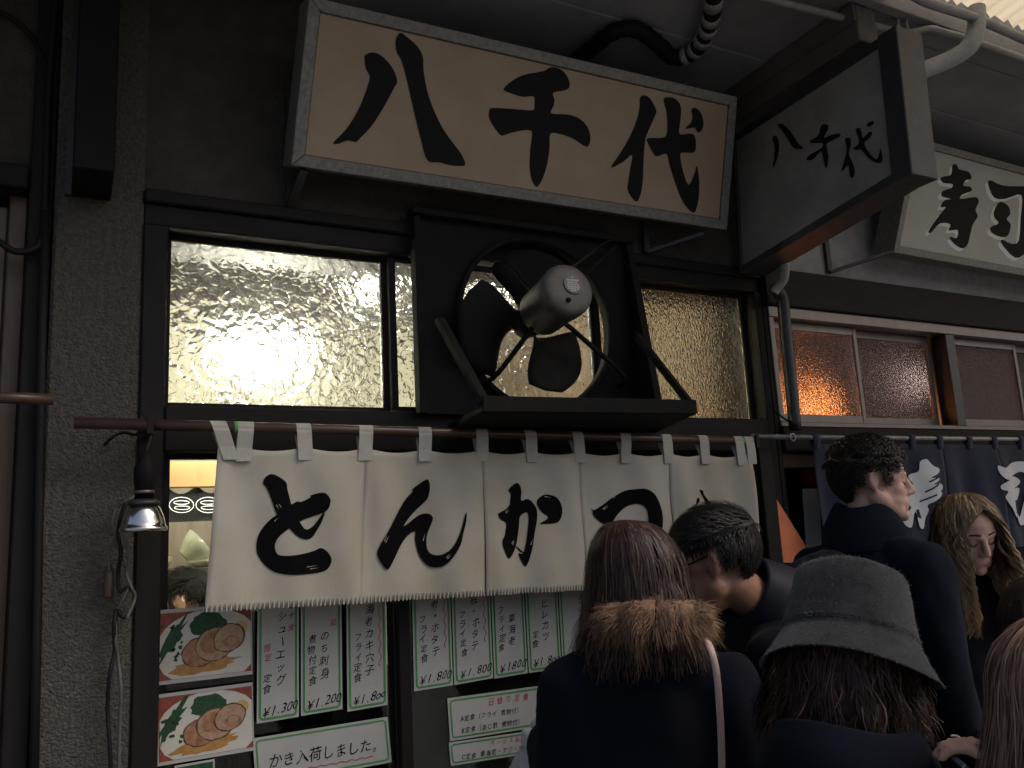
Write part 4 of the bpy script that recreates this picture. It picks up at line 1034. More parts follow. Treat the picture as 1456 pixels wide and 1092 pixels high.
# ================================================================== NAVY NOREN
sa, sb = PY(1070, 621, RY), V((5.2, RY, 1.905))
sp = part('curtain_pole', MB().tube([sa, sa.lerp(sb, .5), sb], 0.0105, 12), M['greymetal'], None, True)
tag(sp, 'grey metal pole carrying the dark blue curtain', 'pole')
c = PY(1126, 622, RY - .01)
sh = part('pole_ring', MB().lathe([(0.011, -.006), (0.016, -.006), (0.016, .006), (0.011, .006)], Matrix.Translation(c) @ Matrix.Rotation(math.pi / 2, 4, 'X'), 20, True), M['greymetal'], None, True)
tag(sh, 'small metal ring on the grey pole near the white curtain', 'ring')
sn = thing('sushi_curtain', (3.4, RY, 1.3), 'dark blue cloth shop curtain with large white brush characters', 'curtain')
sx0 = PY(1157, 640, RY).x; SPW = 0.375
def navy(x, z):
    d = max(0, 1.90 - z)
    return RY - .004 + 0.013 * math.sin(x * 15 + .6) * min(1, d / .15) + .008 * math.sin(x * 37 + z * 4) * min(1, d / .2) + .006 * noise.noise(V((x * 5, z * 4, 7)))
npan = []
for k in range(5):
    xa = sx0 + k * SPW; xb2 = xa + SPW - .001; mb = MB(); NX, NZ = 22, 22
    for i in range(NX + 1):
        for j in range(NZ + 1):
            x = xa + (xb2 - xa) * i / NX; z = 1.878 + (1.43 - 1.878) * j / NZ
            mb.v.append(V((x, navy(x, z) + (.005 if k % 2 else 0) * j / NZ, z)))
    for i in range(NX):
        for j in range(NZ):
            q = i * (NZ + 1) + j; mb.f.append((q, q + 1, q + NZ + 2, q + NZ + 1))
    p = part('panel', mb, M['navy_cloth'], sn, True); npan.append(p)
    md = p.modifiers.new('thickness', 'SOLIDIFY'); md.thickness = .0012
    for u in ((0.03, .5, .97) if k == 0 else (.5, .97)):
        x = xa + SPW * u; cc = V((x, RY, sa.z + (sb.z - sa.z) * (x - sa.x) / (sb.x - sa.x)))
        mb = MB(); path = [(navy(x, 1.87) - .004, 1.86), (RY - .014, cc.z - .01)] + [(RY + .0135 * math.cos(math.radians(200 - 27 * a)), cc.z + .0135 * math.sin(math.radians(200 - 27 * a))) for a in range(9)] + [(navy(x, 1.87) + .004, 1.865)]
        for (y, z) in path: mb.v += [V((x - .018, y, z)), V((x + .018, y, z))]
        for i in range(len(path) - 1): mb.f.append((2 * i, 2 * i + 1, 2 * i + 3, 2 * i + 2))
        o = part('tab', mb, M['navy_cloth'], p, True); o.modifiers.new('t', 'SOLIDIFY').thickness = .0012
C9 = [['908 205 935 192 950 210 970 230 1000 240 1000 260 975 275 950 290 990 290 998 300 960 325 1005 318 1022 340 1000 360 1010 372 970 410 945 430 950 460 940 500 935 550 915 540 900 470 885 480 870 545 840 530 822 490 850 465 870 440 845 410 845 390 885 370 862 350 862 330 890 320 870 295 868 270 905 255'],
      ['1305 225 1340 238 1400 208 1441 203 1500 215 1520 260 1515 380 1500 460 1470 530 1420 522 1405 470 1440 490 1460 440 1468 300 1440 255 1360 300 1320 280 1303 245',
       '1322 325 1380 290 1410 280 1440 300 1430 330 1370 365 1395 350 1440 340 1430 400 1400 410 1402 495 1375 450 1350 410 1340 385 1350 360 1325 350']]
SL9 = [(V((2.4 + x * .015, 0, 0)), V((1, 0, 0))) for x in range(0, 120)]
for ci, ch in enumerate(C9):
    loops = [[PY(p.x, p.y, RY - .015) for p in crom([(x, y, 0) for x, y in zoomed(pairs(t), 1060, 600, 3.639)], 3)] for t in ch]
    me = polymesh('brush_character', loops, SL9, lambda c: V((c.x, navy(c.x, c.z) - .005, c.z)))
    link('brush_character', me, M['white_cloth'], npan[1 + ci], True)
gp = [[PY(p[0], p[1], RY - .015) for p in zoomed(pairs(t), 1060, 600, 3.639)] for t in ('940 308 985 283 992 288 945 314', '930 360 985 318 992 324 935 366', '914 408 972 374 978 380 918 415', '898 455 912 450 925 500 905 490', '842 485 850 482 846 498')]
me = polymesh('stroke_gap', gp, SL9, lambda c: V((c.x, navy(c.x, c.z) - .0065, c.z)))
link('stroke_gap', me, M['navy_cloth'], npan[1])['kind'] = 'stuff'

# ================================================================== PEOPLE
def remesh(mb, vox, smooth=3, disp=0.0, freq=(9, 9, 4)):
    me = mb.mesh('tmp'); fixnormals(me)
    o = bpy.data.objects.new('tmp', me); COL.objects.link(o)
    r = o.modifiers.new('r', 'REMESH'); r.mode = 'VOXEL'; r.voxel_size = vox
    if smooth:
        s_ = o.modifiers.new('s', 'SMOOTH'); s_.iterations = smooth; s_.factor = 0.5
    out = bpy.data.meshes.new_from_object(o.evaluated_get(bpy.context.evaluated_depsgraph_get()))
    bpy.data.objects.remove(o); bpy.data.meshes.remove(me)
    if disp:
        out.update()
        nn = [v.normal.copy() for v in out.vertices]
        for v, n_ in zip(out.vertices, nn):
            p = v.co; q = V((p.x * freq[0], p.y * freq[1], p.z * freq[2]))
            a = noise.noise(q) + .5 * noise.noise(q * 2.3) + .3 * (1 - abs(noise.noise(q * 1.4 + V((5, 5, 5)))) * 2)
            v.co = p + n_ * disp * a
    out.shade_smooth()
    return out
def headmat(c, yaw, pitch=0, roll=0):
    return Matrix.Translation(c) @ Matrix.Rotation(math.radians(yaw), 4, 'Z') @ Matrix.Rotation(math.radians(pitch), 4, 'X') @ Matrix.Rotation(math.radians(roll), 4, 'Y')
def head_shape(T, female=False):
    m = MB(); k = 0.94 if female else 1.0
    m.ball((0, .014, .030), (.076 * k, .097, .088), 20)
    m.ball((0, -.042, .036), (.062 * k, .048, .056), 16)               # forehead
    m.ball((0, -.028, -.034), (.062 * k, .060, .076), 18)               # face
    m.ball((0, -.046, -.078), (.046 * k, .042, .036), 14)               # jaw
    m.ball((0, -.080, -.098), (.021, .018, .018), 12)
    m.ball((0, -.060, -.085), (.036 * k, .030, .026), 12)                   # chin
    for s_ in (-1, 1):
        m.ball((s_ * .034 * k, -.052, -.024), (.029, .029, .032), 12)   # cheek
        m.ball((s_ * .034 * k, -.042, -.055), (.030, .034, .034), 12)
        m.ball((s_ * .048 * k, -.026, .022), (.027, .046, .042), 12)    # temple
        m.cap((s_ * .052 * k, .0, -.048), (s_ * .030 * k, -.05, -.084), .028, .026)   # jaw line
        m.cap((s_ * .012, -.086, .022), (s_ * .044, -.070, .022), .010, .010)         # brow
        m.ball((s_ * .030, -.071, .003), (.016, .0145, .0125), 12)      # lids
        ear = [(s_ * .073 * k, .004, .020), (s_ * .078 * k, .012, .027), (s_ * .082 * k, .025, .021), (s_ * .081 * k, .026, .004), (s_ * .077 * k, .016, -.016), (s_ * .072 * k, .008, -.029)]
        for a, b in zip(ear, ear[1:]): m.cap(a, b, .0060, .0060, n=8)
        m.ball((s_ * .074 * k, .016, -.002), (.006, .018, .026), 10)
        m.ball((s_ * .010, -.098, -.034), (.009, .010, .008), 10)       # nostril wing
    m.cap((0, -.087, .018), (0, -.108, -.026), .009, .012)              # nose
    m.ball((0, -.110, -.029), (.0125, .011, .010), 10)
    m.cap((-.015, -.089, -.060), (.015, -.089, -.060), .0078, .0078, n=8)
    m.cap((-.013, -.088, -.071), (.013, -.088, -.071), .0082, .0082, n=8)
    m.ball((0, -.072, -.062), (.034, .027, .030), 12)
    m.v = [T @ p for p in m.v]
    return m
def addm(a, b): return a.add(b.v, b.f)
def hand_shape(m, wrist, d, palm_n, curl=0.6, left=True, s=1.0):
    """palm, four unequal bent fingers and a side thumb; d = direction of the fingers, palm_n = the way the palm faces"""
    d = V(d).normalized(); pn = V(palm_n); pn = (pn - d * pn.dot(d)).normalized(); sd = d.cross(pn) * (1 if left else -1)
    w = V(wrist)
    m.cap(w, w + d * .05 * s, .024 * s, .030 * s, .5, side=sd)
    m.cap(w + d * .05 * s, w + d * .085 * s, .034 * s, .036 * s, .42, side=sd)
    tips = []
    for i, (off, L) in enumerate(((.030, .068), (.010, .078), (-.010, .072), (-.029, .056))):
        p = w + d * .095 * s + sd * off * s; ang = 0.15
        for seg, r0, r1 in ((.45, .0092, .0088), (.30, .0088, .0082), (.25, .0082, .0072)):
            q = p + (d * math.cos(ang) + pn * math.sin(ang)) * L * seg * s
            m.cap(p, q, r0 * s, r1 * s, n=10); p = q; ang += curl
        tips.append(p)
    a = w + d * .030 * s + sd * .030 * s; b = a + (d * .6 + sd * .7 + pn * .35).normalized() * .038 * s; c = b + (d * .85 + sd * .15 + pn * .5).normalized() * .034 * s
    m.cap(a, b, .0125 * s, .0105 * s, n=10); m.cap(b, c, .0105 * s, .0085 * s, n=10)
    return tips

def ribbons(name, strands, w, m, parent, taper=True, center=None):
    vs, fs = [], []
    for st in strands:
        k = len(st); o = len(vs)
        ww = w * ru(.6, 1.3)
        for i, p in enumerate(st):
            t = (st[min(i + 1, k - 1)] - st[max(i - 1, 0)])
            r_ = (p - center) if center is not None else V((0, -1, 0))
            sd = t.cross(r_); sd = sd.normalized() if sd.length > 1e-7 else V((1, 0, 0))
            f_ = ww * (1 - .75 * (i / (k - 1)) ** 2) if taper else ww
            vs += [p - sd * f_ / 2, p + sd * f_ / 2]
        for i in range(k - 1): fs.append((o + 2 * i, o + 2 * i + 1, o + 2 * i + 3, o + 2 * i + 2))
    me = bpy.data.meshes.new(name); me.from_pydata([tuple(v) for v in vs], [], fs); me.shade_smooth()
    o = link(name, me, m, parent); return o
def interp(tab, s):
    k = s * (len(tab) - 1); i = min(int(k), len(tab) - 2); t = k - i
    return tuple(a * (1 - t) + b * t for a, b in zip(tab[i], tab[i + 1]))
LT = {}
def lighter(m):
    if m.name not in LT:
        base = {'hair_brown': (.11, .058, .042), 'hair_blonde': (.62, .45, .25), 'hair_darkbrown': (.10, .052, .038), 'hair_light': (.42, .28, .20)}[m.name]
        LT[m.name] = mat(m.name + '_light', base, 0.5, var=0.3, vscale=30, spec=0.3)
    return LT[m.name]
def long_hair(c, yaw, prof, rx, ry, n, m, parent, facez=None, facephi=115, wave=0.0, wfreq=40, jit=.006, w=.0035, part_dx=0.0, lenj=.12, tiltx=0.0, frayed=0.0, segs=15, phir=180, shell=True, clump=18, vol=.06):
    Rz = Matrix.Rotation(math.radians(yaw), 3, 'Z'); c = V(c)
    lo = prof[-1][0]
    def pos(phi0, s_, jr, sd):
        z, rho = interp(prof, s_)
        ph = phi0
        if facez is not None:
            lim = math.radians(facephi) if z < facez[1] else math.radians(180) if z > facez[0] else math.radians(facephi + (180 - facephi) * (z - facez[1]) / (facez[0] - facez[1]))
            ph = max(-lim, min(lim, phi0))
            if abs(phi0) > lim: jr = jr * (1 + .05 * (abs(phi0) - lim))
        x, y = rx * rho * jr * math.sin(ph), ry * rho * jr * math.cos(ph)
        x += part_dx * max(0, 1 - rho)
        if wave:
            a = wave * min(1, max(0, (.09 - z) / .2)); x += a * math.sin(z * wfreq + sd * 6.28); y += a * math.cos(z * wfreq * .9 + sd * 6.28)
        return c + Rz @ V((x + tiltx * (z - .1), y, z))
    if shell:
        mb = MB(); NP, NS = 48, 26; pr = math.radians(phir)
        for i in range(NP + 1):
            for j in range(NS + 1): mb.v.append(pos(-pr + 2 * pr * i / NP, j / NS * .97, .93, 0.2))
        for i in range(NP):
            for j in range(NS):
                q = i * (NS + 1) + j; mb.f.append((q, q + 1, q + NS + 2, q + NS + 1))
        part('hair_mass', mb, m, parent, True).modifiers.new('t', 'SOLIDIFY').thickness = .006
    st = []
    for k in range(n):
        cl_ = random.randrange(n // clump + 1); phi = math.radians(phir) * (2 * ((cl_ * .61803) % 1) - 1) + ru(-.06, .06)
        jr0 = 1 - vol / 2 + vol * ((cl_ * .377) % 1); sd = ((cl_ * .7297) % 1) + ru(-.03, .03); jr = jr0 + ru(-.035, .03)
        s1 = 1 - lenj * rnd(); s0 = rnd() * .06; pts = []
        f1, f2, f3 = ru(-1, 1), ru(-1, 1), ru(0, 9); dphi = ru(-.08, .08)
        for i in range(segs):
            t = s0 + (s1 - s0) * i / (segs - 1)
            p = pos(phi + dphi * t, t, jr + frayed * max(0, t - .55) * f1 * .5, sd)
            p = p + Rz @ V((noise.noise(V((t * 4, f3, f1 * 9))), noise.noise(V((t * 4, f3 + 20, f2 * 9))), 0)) * jit * (1 + frayed * 3 * t)
            pts.append(p)
        st.append(pts)
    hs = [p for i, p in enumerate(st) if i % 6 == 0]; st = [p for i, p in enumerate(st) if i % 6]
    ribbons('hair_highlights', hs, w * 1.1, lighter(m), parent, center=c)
    return ribbons('hair_strands', st, w, m, parent, center=c)
def in_hair(x, y, z):
    f_ = .060 if y < -.062 else .034 if y < -.034 else -.004 if y < -.012 else .034 if y < .038 else -.055 if y > .062 else -.01
    return z > f_
def short_hair(T, n, m, parent, length, curl, thick, comb=(0, -1, .1), w=.003, region=in_hair):
    R = V((.079, .1, .091)); C0 = V((0, .014, .030)); mb = MB(); NP, NS = 60, 34; ok = {}
    for i in range(NP):
        for j in range(NS + 1):
            t = math.pi * j / NS; a = 2 * math.pi * i / NP; d = V((math.sin(t) * math.cos(a), math.sin(t) * math.sin(a), math.cos(t)))
            p = C0 + V((d.x * R.x, d.y * R.y, d.z * R.z)); g = region(p.x, p.y, p.z); ok[(i, j)] = g
            th_ = thick * (.7 + .6 * noise.noise(p * 30)) * (1.0 if p.z > .05 else .45) if g else 0.0
            mb.v.append(T @ (p + d * (th_ + .002)))
    for i in range(NP):
        for j in range(NS):
            i2 = (i + 1) % NP
            if ok[(i, j)] and ok[(i2, j)] and ok[(i, j + 1)] and ok[(i2, j + 1)]:
                mb.f.append((i * (NS + 1) + j, i * (NS + 1) + j + 1, i2 * (NS + 1) + j + 1, i2 * (NS + 1) + j))
    o = part('hair_mass', mb, m, parent, True); o.modifiers.new('t', 'SOLIDIFY').thickness = .008
    st = []; R3 = T.to_3x3(); k = 0; comb = V(comb)
    while k < n:
        d = V((random.gauss(0, 1), random.gauss(0, 1), random.gauss(0, 1))).normalized(); p = C0 + V((d.x * R.x, d.y * R.y, d.z * R.z))
        if not region(p.x, p.y, p.z): continue
        k += 1; L = length * ru(.6, 1.15); pts = []; tg = comb + V((ru(-.5, .5), ru(-.5, .5), ru(-.5, .5))) * .6
        if p.z < .06: tg = tg + V((0, .7, -1.0)); L *= .55
        tg = (tg - d * tg.dot(d)).normalized(); b = d.cross(tg); ph = rnd() * 6.28
        for i in range(7):
            s_ = i / 6; h = thick * (.55 + .65 * math.sin(s_ * 2.4)) * ru(.9, 1.1) * (1.0 if p.z > .05 else .45)
            q = p + tg * L * s_ + d * h
            if curl: q = q + (b * math.sin(ph + s_ * 7) + d * math.cos(ph + s_ * 7)) * curl
            v_ = q - C0; e_ = math.sqrt((v_.x / R.x) ** 2 + (v_.y / R.y) ** 2 + (v_.z / R.z) ** 2)
            if e_ < 1.06: q = C0 + v_ * (1.06 / e_)
            pts.append(T @ q)
        st.append(pts)
    return ribbons('hair_strands', st, w, m, parent, center=T @ C0)

def person(label, base, yaw, H, headT, skin, female=False, coat='coat_navy', nk=None, hp=None, hem=.42, arms=None, hands=None, vox=.0065, bulk=1.0, extra=None, collar=None, coat_disp=.011, legs=True):
    base = V((base[0], base[1], 0)); Rz = Matrix.Rotation(math.radians(yaw), 3, 'Z')
    def Lc(x, y, z): return base + Rz @ V((x, y, z))
    t = thing('person', base, label, 'person')
    sx = Rz @ V((1, 0, 0)); hc = headT.translation
    nk = V(nk) if nk is not None else hc + headT.to_3x3() @ V((0, .035, -.165)); hp = V(hp) if hp is not None else Lc(0, 0, .53 * H)
    sw = .150 if female else .19
    sh = {s_: nk + sx * s_ * sw + V((0, 0, -.082)) for s_ in (-1, 1)}
    body = head_shape(headT, female)
    body.cap(headT @ V((0, .022, -.05)), nk, .050 if not female else .044, .056 if not female else .05)
    spine = (nk - hp).normalized()
    body.cap(nk - spine * .12, hp, .125, .12, .62, side=sx)
    el, wr = {}, {}
    for s_ in (-1, 1):
        if arms and s_ in arms: el[s_], wr[s_] = V(arms[s_][0]), V(arms[s_][1])
        else:
            el[s_] = sh[s_] + sx * s_ * .035 + V((0, 0, -.29)) + Rz @ V((0, .03, 0)); wr[s_] = el[s_] + V((0, 0, -.24)) + Rz @ V((0, -.09, 0))
        body.cap(nk - spine * .03, sh[s_], .05, .05); body.cap(sh[s_], el[s_], .046, .038); body.cap(el[s_], wr[s_], .037, .025)
        hd = hands.get(s_) if hands else None
        if hd: hand_shape(body, wr[s_], hd[0], hd[1], hd[2], left=(s_ == 1))
        else: hand_shape(body, wr[s_], (wr[s_] - el[s_]), -sx * s_, .35, left=(s_ == 1))
        hip = hp + sx * s_ * .09; kn = V((base.x, base.y, 0)) + sx * s_ * .09 + V((0, 0, .28 * H)); an = V((base.x, base.y, 0)) + sx * s_ * .085 + V((0, 0, .06))
        body.cap(hip, kn, .075, .052); body.cap(kn, an, .05, .036); body.cap(an + V((0, 0, -.02)), an + Rz @ V((0, -.13, -.025)), .034, .028)
    link('body', remesh(body, vox, 4), M[skin], t)
    cm = MB(); b_ = bulk
    up1 = nk - spine * .135
    cm.cap(up1, nk - spine * .36, .168 * b_ * (sw / .18), .160 * b_, .70, side=sx, n=20)
    cm.cap(nk - spine * .34, hp - V((0, 0, .05)), .158 * b_, .175 * b_, .74, side=sx, n=20)
    cm.cap(hp, V((base.x, base.y, hem * H + .08)), .175 * b_, .185 * b_, .78, side=sx, n=20)
    for s_ in (-1, 1):
        cm.cap(nk + V((0, 0, -.040)), sh[s_], .070 * b_, .060 * b_); cm.cap(sh[s_] - sx * s_ * .02 + V((0, 0, -.01)), nk - spine * .30 + sx * s_ * sw * .8, .07 * b_, .07 * b_); cm.cap(sh[s_], el[s_], .066 * b_, .057 * b_); cm.cap(el[s_], wr[s_] - (wr[s_] - el[s_]).normalized() * .015, .055 * b_, .042 * b_)
    if extra: extra(cm)
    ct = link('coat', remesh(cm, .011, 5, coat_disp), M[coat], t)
    if legs:
        for s_ in (-1, 1):
            lg = MB(); b0 = V((base.x, base.y, 0))
            lg.tube([hp + sx * s_ * .09, b0 + sx * s_ * .09 + V((0, 0, .28 * H)), b0 + sx * s_ * .085 + V((0, 0, .07))], [.095, .072, .058], 16)
            part('trouser_leg', lg, M['trousers'], t, True)
            sm = MB(); a = b0 + sx * s_ * .085
            sm.cap(a + Rz @ V((0, .05, .045)), a + Rz @ V((0, -.14, .035)), .045, .04, .75, side=sx); sm.cap(a + V((0, 0, .06)), a + V((0, 0, .12)), .045, .046)
            sm.v = [V((p.x, p.y, max(p.z, 0.002))) for p in sm.v]
            part('shoe', sm, M['shoe'], t, True)
    return dict(t=t, nk=nk, sh=sh, sx=sx, Rz=Rz, L=Lc, wr=wr, el=el, coat=ct, spine=spine)
def collar(P, m, r0=.075, r1=.095, h=.10, tilt=0.0, up=None, lift=0.0, name='collar', gap=0):
    up = V(up).normalized() if up is not None else V((0, 0, 1))
    T = Matrix.Translation(P['nk'] + up * (lift - .03)) @ up.to_track_quat('Z', 'Y').to_matrix().to_4x4()
    mb = MB(); N = 36
    for (r, z) in ((r1, -.01), (r1 * 1.02, h * .3), (r0 * 1.05, h), (r0 * .98, h * 1.04), (r0 * .92, h), (r0 * .9, 0)):
        for j in range(N):
            a = 2 * math.pi * j / N; k = 1 + .05 * noise.noise(V((math.cos(a) * 2, math.sin(a) * 2, z * 12)))
            mb.v.append(T @ V((r * k * math.cos(a), r * k * math.sin(a) * .92, z + .012 * math.sin(a * 2 + 1))))
    for i in range(5):
        for j in range(N): mb.f.append((i * N + j, i * N + (j + 1) % N, (i + 1) * N + (j + 1) % N, (i + 1) * N + j))
    return part(name, mb, M[m], P['t'], True)
def face_parts(P, T, hairm, lipm='lip', closed=True, female=False):
    k = .94 if female else 1
    mb = MB(); mb.ball(T @ V((0, -.0925, -.0603)), (.016, .0045, .0040), 12, T.to_3x3()); mb.ball(T @ V((0, -.0915, -.0700)), (.013, .0048, .0045), 12, T.to_3x3())
    part('lips', mb, M[lipm], P['t'], True)
    for s_ in (-1, 1):
        pts = [T @ V((s_ * x, y, z)) for x, y, z in ((.013, -.0935, .031), (.024, -.0905, .0325), (.036, -.083, .031), (.047, -.073, .025))]
        part('eyebrow', MB().tube(crom(pts, 4, False), .0026, 6), M[hairm], P['t'], True)
        pts = [T @ V((s_ * x, y, z)) for x, y, z in ((.017, -.0795, -.004), (.026, -.0842, -.008), (.036, -.0820, -.008), (.045, -.0740, -.003))]
        part('eyelashes', MB().tube(crom(pts, 4, False), .0016, 5), M['hair_black'], P['t'], True)
        if not closed:
            part('eye', MB().ball(T @ V((s_ * .030, -.0785, .001)), .0125, 12), M['eye_white'], P['t'], True)

# --- woman with bobbed hair and fur collar
hc = AT(905, 830, 1.70); TA = headmat(hc, 150, 8)
eA, wA = AT(800, 1125, 1.66), AT(776, 1045, 1.86)
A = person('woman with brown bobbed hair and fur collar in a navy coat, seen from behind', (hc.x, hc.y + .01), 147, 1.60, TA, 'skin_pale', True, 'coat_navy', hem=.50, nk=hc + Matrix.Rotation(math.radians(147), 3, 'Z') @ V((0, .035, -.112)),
           arms={1: (eA, wA)}, hands={1: ((AT(797, 985, 1.9) - wA), (1, .3, 0), .7)})
long_hair(hc, 147, [(.128, .04), (.124, .34), (.112, .60), (.085, .84), (.05, .97), (.01, 1.03), (-.03, 1.09), (-.07, 1.15), (-.10, 1.20), (-.12, 1.27), (-.135, 1.30)], .093, .108, 3400, M['hair_brown'], A['t'], lenj=.14, frayed=.10, w=.0030, jit=.009, vol=.10, part_dx=.02)
long_hair(hc, 147, [(.06, .98), (.03, 1.03), (.0, 1.06), (-.03, 1.12), (-.06, 1.20), (-.09, 1.32), (-.12, 1.44), (-.15, 1.50), (-.17, 1.46)], .094, .106, 900, M['hair_brown'], A['t'], lenj=.35, frayed=.2, w=.0028, jit=.012, vol=.10, phir=125, shell=False, clump=25)
st = []
fc = A['nk'] + V((0, 0, .052)) + ROT @ V((.020, 0, 0)); RzA = A['Rz']
fm = MB(); N = 40
pts = [fc + V((0, 0, .010 * noise.noise(V((i * .5, 3, 0))))) + RzA @ V((.078 * math.sin(2 * math.pi * i / N), .056 + .082 * math.cos(2 * math.pi * i / N), .012 * math.cos(2 * math.pi * i / N))) for i in range(N + 1)]
part('fur_collar', MB().tube(pts, .030, 12), M['fur'], A['t'], True)
for k in range(9000):
    i = random.randrange(N); a = 2 * math.pi * (i + rnd()) / N; b = rnd() * 2 * math.pi
    rad = RzA @ V((math.sin(a), math.cos(a), 0)); p = fc + RzA @ V((.078 * math.sin(a), .056 + .082 * math.cos(a), .012 * math.cos(a)))
    nrm = (rad * math.cos(b) + V((0, 0, 1)) * math.sin(b)); p = p + nrm * .027; q = nrm * .6 + V((0, 0, -.45)) + rad * .25 + V((ru(-.4, .4), ru(-.4, .4), ru(-.3, .3))); L = ru(.009, .028) * (1 + .5 * noise.noise(p * 28)); q = q + V((noise.noise(p * 35), noise.noise(p * 35 + V((7, 0, 0))), noise.noise(p * 35 + V((0, 7, 0))))) * .9
    st.append([p, p + q * L * .5, p + q * L + V((0, 0, -.010)) * ru(0, 1)])
ribbons('collar_fur', st, .0013, M['fur'], A['t'], center=fc)['kind'] = 'stuff'
# shoulder strap of her bag and the card and carrier bag in her hand
sp_ = [AT(1000, 905, 1.56), AT(1009, 918, 1.51), AT(1018, 950, 1.49), AT(1023, 1000, 1.485), AT(1026, 1060, 1.485), AT(1027, 1140, 1.49)]
mb = MB()
for i, p in enumerate(crom(sp_, 6, False)):
    r_ = ROT @ V((1, 0, 0)); mb.v += [p - r_ * .006, p + r_ * .006]
for i in range(len(mb.v) // 2 - 1): mb.f.append((2 * i, 2 * i + 1, 2 * i + 3, 2 * i + 2))
so_ = part('shoulder_strap', mb, M['strap'], None, True); so_.modifiers.new('t', 'SOLIDIFY').thickness = .003
tag(so_, 'pale pink bag strap over the shoulder of the woman with the fur collar', 'strap')
c0 = [AT(781, 958, 1.86), AT(788, 957, 1.86), AT(797, 1000, 1.86), AT(789, 1003, 1.86)]
back = ROT @ V((.12, 0, -.03))
cd_ = part('menu_card', MB().hexa(c0, [p + back for p in c0]), M['paper'], None)
tag(cd_, 'folded white card held by the woman with the fur collar', 'card')
mb = MB()
for (px, py, d, r) in ((768, 1030, 1.87, .018), (758, 1055, 1.88, .028), (752, 1085, 1.89, .035), (748, 1120, 1.90, .05), (775, 1028, 1.84, .016), (788, 1022, 1.82, .014), (745, 1160, 1.9, .06)): mb.ball(AT(px, py, d), r, 10)
me = remesh(mb, .006, 2, .012, (40, 40, 18))
bg_ = link('carrier_bag', me, M['plasticbag'], None); tag(bg_, 'crumpled white carrier bag on the arm of the woman with the fur collar', 'bag')

# --- bowing man with glasses
hc = AT(1016, 800, 1.96); TB_ = headmat(hc, 214, 14, 4)
nkB = AT(1092, 872, 2.06); hpB = AT(1215, 1080, 2.3)
Bm = person('man with short black hair and glasses bowing towards the menu in a dark jacket', (hpB.x, hpB.y), 228, 1.72, TB_, 'skin_tan', False, 'coat_black', nk=nkB, hp=V((hpB.x, hpB.y, .92)), hem=.45, bulk=1.04, extra=lambda cm: cm.cap(AT(1125, 890, 2.12), AT(1172, 850, 2.22), .115, .125),
            arms={1: (AT(1120, 1060, 1.9), AT(1060, 1120, 2.05)), -1: (AT(1150, 1040, 2.35), AT(1070, 1110, 2.3))})
short_hair(TB_, 2600, M['hair_black'], Bm['t'], .042, 0, .012, comb=(0.2, -.9, .2), w=.0028, region=lambda x, y, z: in_hair(x, y, z) and not (-.036 < y < .0 and z < .036))
collar(Bm, 'coat_shiny', .090, .13, .135, up=(TB_.translation - nkB), lift=.025)
g = MB(); e = TB_
for s_ in (-1, 1):
    mbx = MB().tube([TB_ @ V((s_ * .080, .012, .022)), TB_ @ V((s_ * .081, -.05, .014)), TB_ @ V((s_ * .066, -.097, .010))], .0022, 6); addm(g, mbx)
    lens = [TB_ @ V((s_ * (.036 + .026 * math.cos(a)), -.104 + .010 * abs(math.cos(a)), .004 + .019 * math.sin(a))) for a in [k * math.pi / 10 for k in range(21)]]
    addm(g, MB().tube(lens, .0018, 5))
addm(g, MB().tube([TB_ @ V((-.010, -.108, .008)), TB_ @ V((.010, -.108, .008))], .002, 5))
gl = part('glasses', g, M['black'], None, True); tag(gl, 'thin dark glasses worn by the bowing man', 'glasses')

# --- tall young man in profile
hc = AT(1240, 686, 2.50); TC = headmat(hc, 54, 2)
C_ = person('tall young man with dark curly hair and navy coat, in profile by the blue curtain', (hc.x + .02, hc.y + .02), 92, 1.84, TC, 'skin_pale', False, 'coat_blue', hem=.48, vox=.005, bulk=1.05)
short_hair(TC, 3400, M['hair_dark'], C_['t'], .030, .005, .019, comb=(0, -.6, .4), w=.0030)
collar(C_, 'coat_blue', .080, .12, .115, up=C_['Rz'] @ V((0, -.12, 1)), lift=.008)
face_parts(C_, TC, 'hair_dark')

# --- woman with long fair hair looking down
hc = AT(1374, 757, 2.78); TD = headmat(hc, -22, 24, -5)
D_ = person('woman with long fair wavy hair looking down, facing the camera', (hc.x, hc.y + .03), -26, 1.68, TD, 'skin_pale', True, 'coat_black', hem=.5, vox=.005)
face_parts(D_, TD, 'hair_brown', female=True)
long_hair(hc + V((0, 0, .012)), -22, [(.118, .06), (.114, .36), (.102, .62), (.078, .86), (.045, 1.0), (.0, 1.08), (-.05, 1.16), (-.10, 1.22), (-.16, 1.28), (-.22, 1.30), (-.28, 1.22), (-.34, 1.1)], .088, .104, 3000, M['hair_blonde'], D_['t'], facez=(.068, .0), facephi=134, wave=.017, wfreq=46, clump=36, vol=.16, jit=.008, lenj=.25, frayed=.06, w=.0034)
er = part('earring', MB().ball(TD @ V((.080, .0, -.045)), .005, 8), M['white_paint'], None, True); tag(er, 'small pale earring of the fair-haired woman', 'earring')

